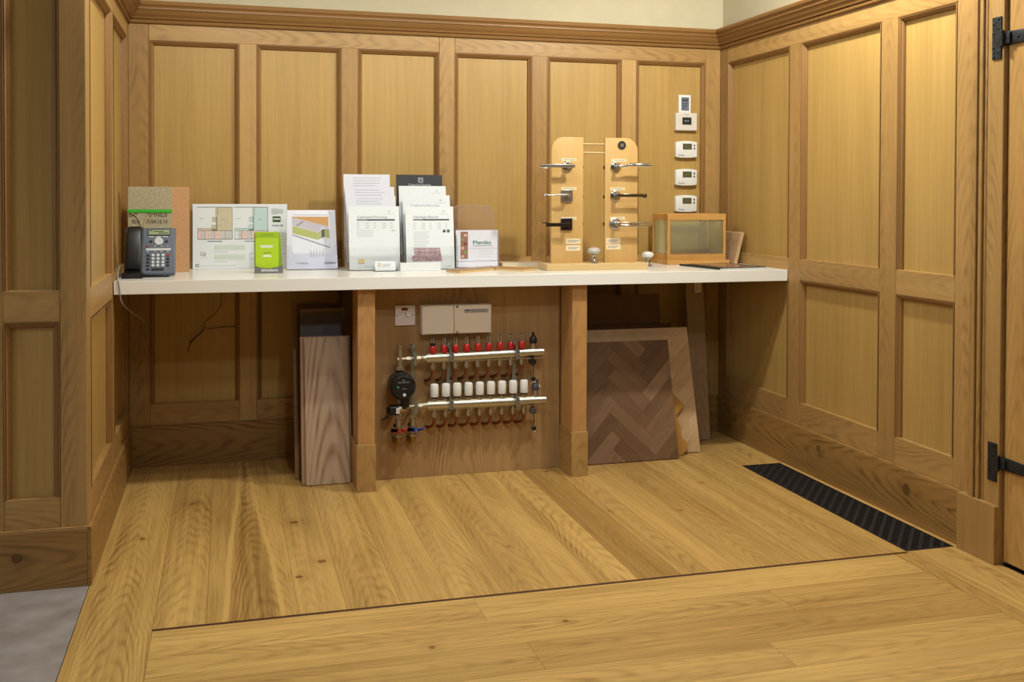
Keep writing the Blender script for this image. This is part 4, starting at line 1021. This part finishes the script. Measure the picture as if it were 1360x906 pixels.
part('pump_label', [INKG, mat('green_led', (40, 150, 90), .3), KEYL], lambda m: (m.text('GRUNDFOS', 1.094, PY - .0104, .424, .0088, align='CENTER'), m.prism([(1.089, .437), (1.099, .437), (1.096, .432)], PY - .0108, PY - .010, 'xz'), m.text('ALPHA', 1.098, PY - .0104, .399, .006, align='CENTER'),
    m.lathe([(.0048, PY - .0104), (.004, PY - .0115), (0, PY - .0115)], (1.072, 0, .408), 'y', 12, mi=1), m.lathe([(.0068, PY - .0104), (.006, PY - .0125), (0, PY - .0125)], (1.098, 0, .376), 'y', 16, mi=2)))
part('pump_housing', mat('cast_grey_iron', (66, 62, 58), .6, .4), lambda m: (m.lathe([(.040, .045), (.044, .03), (.044, 0), (.040, -.01)], (1.092, -.535, .408), 'y', 28), m.cyl((1.092, -.525, .465), (1.092, -.525, .350), .017, seg=20)), smooth=True)
part('pump_neck', BLACK, lambda m: m.box(1.095, 1.122, PY + .012, -.54, .318, .372), bevel=.004)
part('actuator', BLACK, lambda m: (m.box(1.040, 1.078, -.600, -.540, .292, .328), m.cyl((1.040, -.570, .310), (1.030, -.570, .310), .014, seg=16)), bevel=.005)
part('actuator_label', [OFFW, INKG], lambda m: (m.box(1.066, 1.080, -.6012, -.6002, .300, .322), m.box(1.068, 1.078, -.6016, -.6012, .305, .307, mi=1), m.box(1.068, 1.078, -.6016, -.6012, .311, .313, mi=1)))
part('mixing_valve', NICKELD, lambda m: (m.cyl((1.074, YM, .310), (1.200, YM, .3135), .0095, seg=18), m.cyl((1.078, YM - .02, .310), (1.112, YM - .02, .310), .015, seg=8), m.cyl((1.168, YM, .312), (1.186, YM, .313), .0135, seg=6), m.cyl((1.186, YM, .313), (1.204, YM, .314), .0155, seg=20), m.cyl((1.092, YM, .362), (1.092, YM, .27), .012, seg=18)), smooth=True)
for vx, m_, hx in ((1.086, RED, 0), (1.146, BLUE, .008)):
    part('isolating_valve', NICKELD, lambda m: (m.cyl((vx, YM, .305), (vx, YM, .262), .0105, seg=16), m.cyl((vx, YM, .282), (vx, YM, .264), .0155, seg=6), m.cyl((vx, YM, .262), (vx, YM, .236), .0130, seg=18), m.cyl((vx, YM, .236), (vx, YM, .218), .0155, seg=12), m.cyl((vx, YM, .218), (vx, YM, .196), .0130, seg=18), m.cyl((vx, YM, .200), (vx, YM, .190), .0185, seg=8)), smooth=True)
    part('drop_elbow', BRASS, lambda m: m.tube(smooth_path([(vx, YM, .192), (vx, YM, .180), (vx - .004, YM + .01, .170), (vx - .006, YM + .03, .165), (vx - .006, YB - .0003, .164)]), .0125, 14), smooth=True)
    part('valve_handle', m_, lambda m: (m.prism([(vx - .034 + hx, .217), (vx - .010 + hx, .223), (vx + .010 + hx, .223), (vx + .034 + hx, .232), (vx + .034 + hx, .220), (vx + .012 + hx, .214), (vx - .010 + hx, .212), (vx - .034 + hx, .228)], YM - .028, YM - .020, 'xz'), m.cyl((vx + hx, YM - .012, .2185), (vx + hx, YM - .032, .2185), .0095, seg=14)), bevel=.0015)
    part('handle_screw', BRASS if hx == 0 else SATIN, lambda m: m.cyl((vx + hx, YM - .031, .2185), (vx + hx, YM - .035, .2185), .004, seg=6))
    part('gauge_port', BLACK, lambda m: m.cyl((vx - .020, YM - .002, .240), (vx - .010, YM, .236), .007, seg=12), smooth=True)
part('actuator_lead', BLACK, lambda m: m.tube(smooth_path([(1.045, -.575, .295), (1.040, -.56, .28), (1.026, -.52, .262), (1.022, -.49, .255), (1.036, -.478, .256), (1.052, -.473, .275), (1.056, -.473, .30)]), .0025, 8), smooth=True)
# air vents and drain caps at the right end
part('air_vent', [NICKELD, BLACK], lambda m: (m.cyl((1.663, YM, .532), (1.663, YM, .557), .0100, .0125, seg=18), m.lathe([(.0155, .557), (.0165, .562), (.0160, .575), (.0095, .588), (.0055, .589), (.0055, .603), (0, .604)], (1.663, YM, 0), seg=20, mi=1)), smooth=True)
part('air_vent', [NICKELD, DGREY, KEYL], lambda m: (m.cyl((1.673, YM, .329), (1.673, YM, .357), .0125, seg=18), m.cyl((1.673, YM, .345), (1.673, YM, .350), .0135, seg=18), m.lathe([(.0150, .357), (.0165, .362), (.0150, .378), (.009, .386), (0, .387)], (1.673, YM, 0), seg=20, mi=1), m.cyl((1.680, YM, .378), (1.684, YM, .402), .005, seg=10, mi=1), m.cyl((1.686, YM - .004, .372), (1.692, YM - .006, .374), .004, seg=10, mi=2)), smooth=True)
for (dx, zt, m_, ring) in ((1.656, .480, BLACK, 0), (1.659, .270, DGREY, 1)):
    part('drain_cap', m_, lambda m: (m.lathe([(.0125, YM + .004), (.0140, YM - .010), (.0130, YM - .024), (0, YM - .026)], (dx, 0, zt), 'y', 20), m.cyl((dx + .003, YM, zt + .018), (dx + .001, YM, zt), .009, seg=12)), smooth=True)
    part('cap_strap', BLACK, lambda m: m.tube(smooth_path([(dx + .002, YM - .020, zt - .010), (dx + .003, YM - .018, zt - .040), (dx + .002, YM - .012, zt - .066)]), .0018, 8), smooth=True)
    part('strap_ring', [BLACK, SATIN], lambda m: (m.lathe([(.0105, YM - .006), (.0115, YM - .012), (.0085, YM - .015), (0, YM - .013)], (dx + .004, 0, zt - .075), 'y', 20), m.tube([(dx + .004 + .0108 * math.cos(q), YM - .014, zt - .0765 + .0108 * math.sin(q)) for q in [PI + PI * j / 12 for j in range(13)]], .0014, 6, mi=1)), smooth=True)

# ------------------------------------------------------------------ boards leaning under the counter
def board(label_, x0, w, y, a, h, th, m_, cath=1.0, tone=1.0, seed=None, g_=None, rz=0):
    o = thing('floor_plank_sample', label_, 'wood board', (x0, y, th * math.sin(a) + .0005), (-a, 0, rz), g_)
    mb = MB(); mb.box(0, w, 0, th, 0, h, g=2, cath=cath, tone=tone, seed=seed); mb.build('board', m_, o, bevel=.0008)
    return o, w, h
GP = 'plank samples leaning by the left post'
o, w, h = board('pale ash plank with flame grain, front of the leaning stack by left post', .716, .178, -.492, .185, .598, .012, ASH, 1.0, 1.0, .145, GP)
board('tan plank showing at both edges directly behind the pale ash plank', .700, .205, -.474, .185, .600, .012, TAN, .6, 1.0, .5, GP)
board('charcoal grey plank whose dark top shows above the pale ash plank', .703, .178, -.454, .190, .690, .012, DARKG, 1, 1, .6, GP)
board('brown-edged plank just behind the charcoal plank', .7055, .186, -.434, .195, .712, .012, GREYO, .6, .62, .6, GP)
board('tall dark brown plank at the back of the stack by left post', .695, .185, -.405, .23, .735, .012, DARKB, .6, .9, .2, GP)
board('narrow reddish-brown plank showing at far left of the leaning stack', .680, .120, -.375, .27, .745, .012, TAN, .6, .62, .7, GP)

def clip_poly(P, x0, x1, z0, z1):
    def cl(P, f, inter):
        out = []
        for i in range(len(P)):
            a, b = P[i - 1], P[i]
            if f(b):
                if not f(a): out.append(inter(a, b))
                out.append(b)
            elif f(a): out.append(inter(a, b))
        return out
    for ax, v, sg in ((0, x0, 1), (0, x1, -1), (1, z0, 1), (1, z1, -1)):
        if not P: return P
        def f(p, ax=ax, v=v, sg=sg): return sg * (p[ax] - v) >= -1e-9
        def it(a, b, ax=ax, v=v):
            s = (v - a[ax]) / (b[ax] - a[ax]); return (a[0] + s * (b[0] - a[0]), a[1] + s * (b[1] - a[1]))
        P = cl(P, f, it)
    return P
def herringbone(label_, x0, x1, y, a, h, th, m_, bw, n, off, tones, ms=None):
    o = thing('herringbone_panel', label_, 'parquet panel', (x0, y, th * math.sin(a) + .0005), (-a, 0, 0))
    w = x1 - x0; rg = random.Random(int(off[0] * 1000) + 5)
    mb = MB(); mb.box(0, w, .004, th, 0, h, g=2); mb.build('backing', MAPLEB, o)
    mb = MB(); c = math.cos(PI / 4)
    def W2(p, q): 
        p -= off[0]; q -= off[1]; return ((p - q) * c * bw, (p + q) * c * bw)
    K = 24
    for k in range(-K, K):
        for m in range(-4, 5):
            for typ in (0, 1):
                if typ == 0: r0 = (k + 2 * n * m, k, k + 2 * n * m + n, k + 1)
                else: r0 = (k, k - 2 * n + 1 + 2 * n * m, k + 1, k - n + 1 + 2 * n * m)
                P = [W2(r0[0], r0[1]), W2(r0[2], r0[1]), W2(r0[2], r0[3]), W2(r0[0], r0[3])]
                Q = clip_poly(P, 0, w, 0, h)
                if len(Q) < 3: continue
                ar = abs(sum(Q[i - 1][0] * Q[i][1] - Q[i][0] * Q[i - 1][1] for i in range(len(Q)))) / 2
                if ar < 1e-5: continue
                sd = rg.random(); tone = rg.uniform(*tones)
                d = (P[1][0] - P[0][0], P[1][1] - P[0][1]) if typ == 0 else (P[3][0] - P[0][0], P[3][1] - P[0][1])
                l = math.hypot(*d); d = (d[0] / l, d[1] / l); cx = sum(p[0] for p in P) / 4; cz = sum(p[1] for p in P) / 4
                def U(p): return ((p[0] - cx) * d[0] + (p[1] - cz) * d[1] + sd * 20, -(p[0] - cx) * d[1] + (p[1] - cz) * d[0])
                # shrink slightly for the joint
                gx = sum(p[0] for p in Q) / len(Q); gz = sum(p[1] for p in Q) / len(Q); s = 1 - .0006 / max(.02, math.sqrt(ar))
                Q = [(gx + (p[0] - gx) * s, gz + (p[1] - gz) * s) for p in Q]
                mb.face([(p[0], 0, p[1]) for p in Q], [U(p) for p in Q], (sd, tone, rg.choice((.2, .6, 1))))
                for i in range(len(Q)):
                    p, q = Q[i - 1], Q[i]; mb.face([(p[0], 0, p[1]), (p[0], .004, p[1]), (q[0], .004, q[1]), (q[0], 0, q[1])], None, (sd, tone, .3))
    mb.build('parquet', m_, o); return o
herringbone('dark walnut herringbone parquet panel leaning frontmost under the right of worktop', 1.895, 2.367, -.477, .246, .535, .013, WALN, .056, 4, (4.2, 5.3), (.66, 1.24))
o = thing('parquet_offcut', 'honey oak chevron offcut with zigzag edge behind the walnut panel', 'wood board', (2.18, -.424, .004), (-.30, 0, 0))
mb = MB(); P = [(0, 0), (.235, 0), (.270, .045), (.238, .075), (.238, .125), (.222, .178), (.268, .225), (.205, .290), (.196, .33), (.212, .365), (.200, .45), (0, .45)]
mb.prism(P, 0, .010, 'xz', g=2, tone=1.0, cath=.4); mb.build('board', HONEY, o, bevel=.0006)
herringbone('pale oak herringbone panel leaning behind the dark walnut one', 1.90, 2.515, -.392, .272, .580, .013, PALEH, .058, 4, (5.1, 2.2), (.84, 1.06))
o, w, h = board('greyed oak plank with a small cream label near its top, right of the panels', 2.578, .095, -.175, .118, .800, .014, GREYO, .8, .95, .33)
mb = MB(); mb.box(.048, .082, -.0006, 0, .715, .788); mb.box(.056, .059, -.001, -.0006, .725, .778, mi=1); mb.box(.065, .067, -.001, -.0006, .725, .778, mi=1); mb.build('label', [LBL, INKG], o)
board('wide dark brown board with a pale edge high behind the pale herringbone', 1.90, .505, -.262, .140, .722, .012, DARKB, 1, 1.0, .8)
board('dark board whose top edge shows just above the pale herringbone', 1.90, .553, -.320, .215, .590, .012, DARKB, .5, .8, .35)


# ------------------------------------------------------------------ light
def area(name, loc, size, power, col, aim=None, spread=180):
    l = bpy.data.lights.new(name, 'AREA'); l.shape = 'DISK'; l.size = size; l.energy = power; l.color = col; l.spread = math.radians(spread)
    o = bpy.data.objects.new(name, l); C.objects.link(o); o.location = loc
    d = Vector(aim or (loc[0], loc[1], 0)) - Vector(loc)
    o.rotation_euler = d.to_track_quat('-Z', 'Y').to_euler(); return o
def spot(name, loc, power, col, aim, ang=90, blend=.8, r=.05):
    l = bpy.data.lights.new(name, 'SPOT'); l.energy = power; l.color = col; l.spot_size = math.radians(ang); l.spot_blend = blend; l.shadow_soft_size = r
    o = bpy.data.objects.new(name, l); C.objects.link(o); o.location = loc
    o.rotation_euler = (Vector(aim) - Vector(loc)).to_track_quat('-Z', 'Y').to_euler(); return o
WARM = (1.0, .985, .88); NEUT = (.93, .98, 1.0); COOL = (.84, .92, 1.0)
spot('downlight', (2.32, -1.50, 2.50), 132, WARM, (2.60, -1.20, 0), 172, .35)
spot('downlight', (.42, -1.45, 2.50), 64, WARM, (.20, -1.10, 0), 172, .35)
spot('downlight', (1.35, -1.75, 2.50), 34, NEUT, (1.35, -1.2, 0), 172, .35)
spot('downlight', (1.35, -3.9, 2.55), 52, NEUT, (1.25, .2, 1.05), 46, .7, .08)
spot('downlight', (2.15, -3.8, 2.55), 48, NEUT, (2.0, .2, 1.05), 52, .7, .08)
spot('downlight', (.9, -3.2, 2.55), 92, NEUT, (1.2, -2.3, 0), 110, 1, .08)
area('window_light', (-2.9, -3.6, 1.5), 1.2, 27, COOL, (-.2, -1.6, .5))
w = bpy.data.worlds.new('World'); bpy.context.scene.world = w; w.use_nodes = True
w.node_tree.nodes['Background'].inputs[0].default_value = (1.0, .97, .92, 1)
w.node_tree.nodes['Background'].inputs[1].default_value = .09

# ------------------------------------------------------------------ camera
cam = bpy.data.cameras.new('Camera'); co = bpy.data.objects.new('Camera', cam); C.objects.link(co)
YAW, PIT_, ROL, F_ = .271, -.018, .0029, 1368.17
f = Vector((math.sin(YAW) * math.cos(PIT_), math.cos(YAW) * math.cos(PIT_), math.sin(PIT_)))
r = Vector((math.cos(YAW), -math.sin(YAW), 0)); u = r.cross(f)
rr = r * math.cos(ROL) + u * math.sin(ROL); uu = -r * math.sin(ROL) + u * math.cos(ROL)
Mx = Matrix((rr, uu, -f)).transposed().to_4x4(); Mx.translation = (.4039, -4.7242, 1.1723)
co.matrix_world = Mx
cam.sensor_width = 36; cam.lens = F_ / 1360 * 36; cam.shift_y = (288.08 - 453) / 1360; cam.clip_start = .05
bpy.context.scene.camera = co
sc = bpy.context.scene
sc.view_settings.view_transform = 'Standard'; sc.view_settings.look = 'None'
sc.view_settings.exposure = -0.36; sc.view_settings.gamma = 1.0; sc.view_settings.use_curve_mapping = False
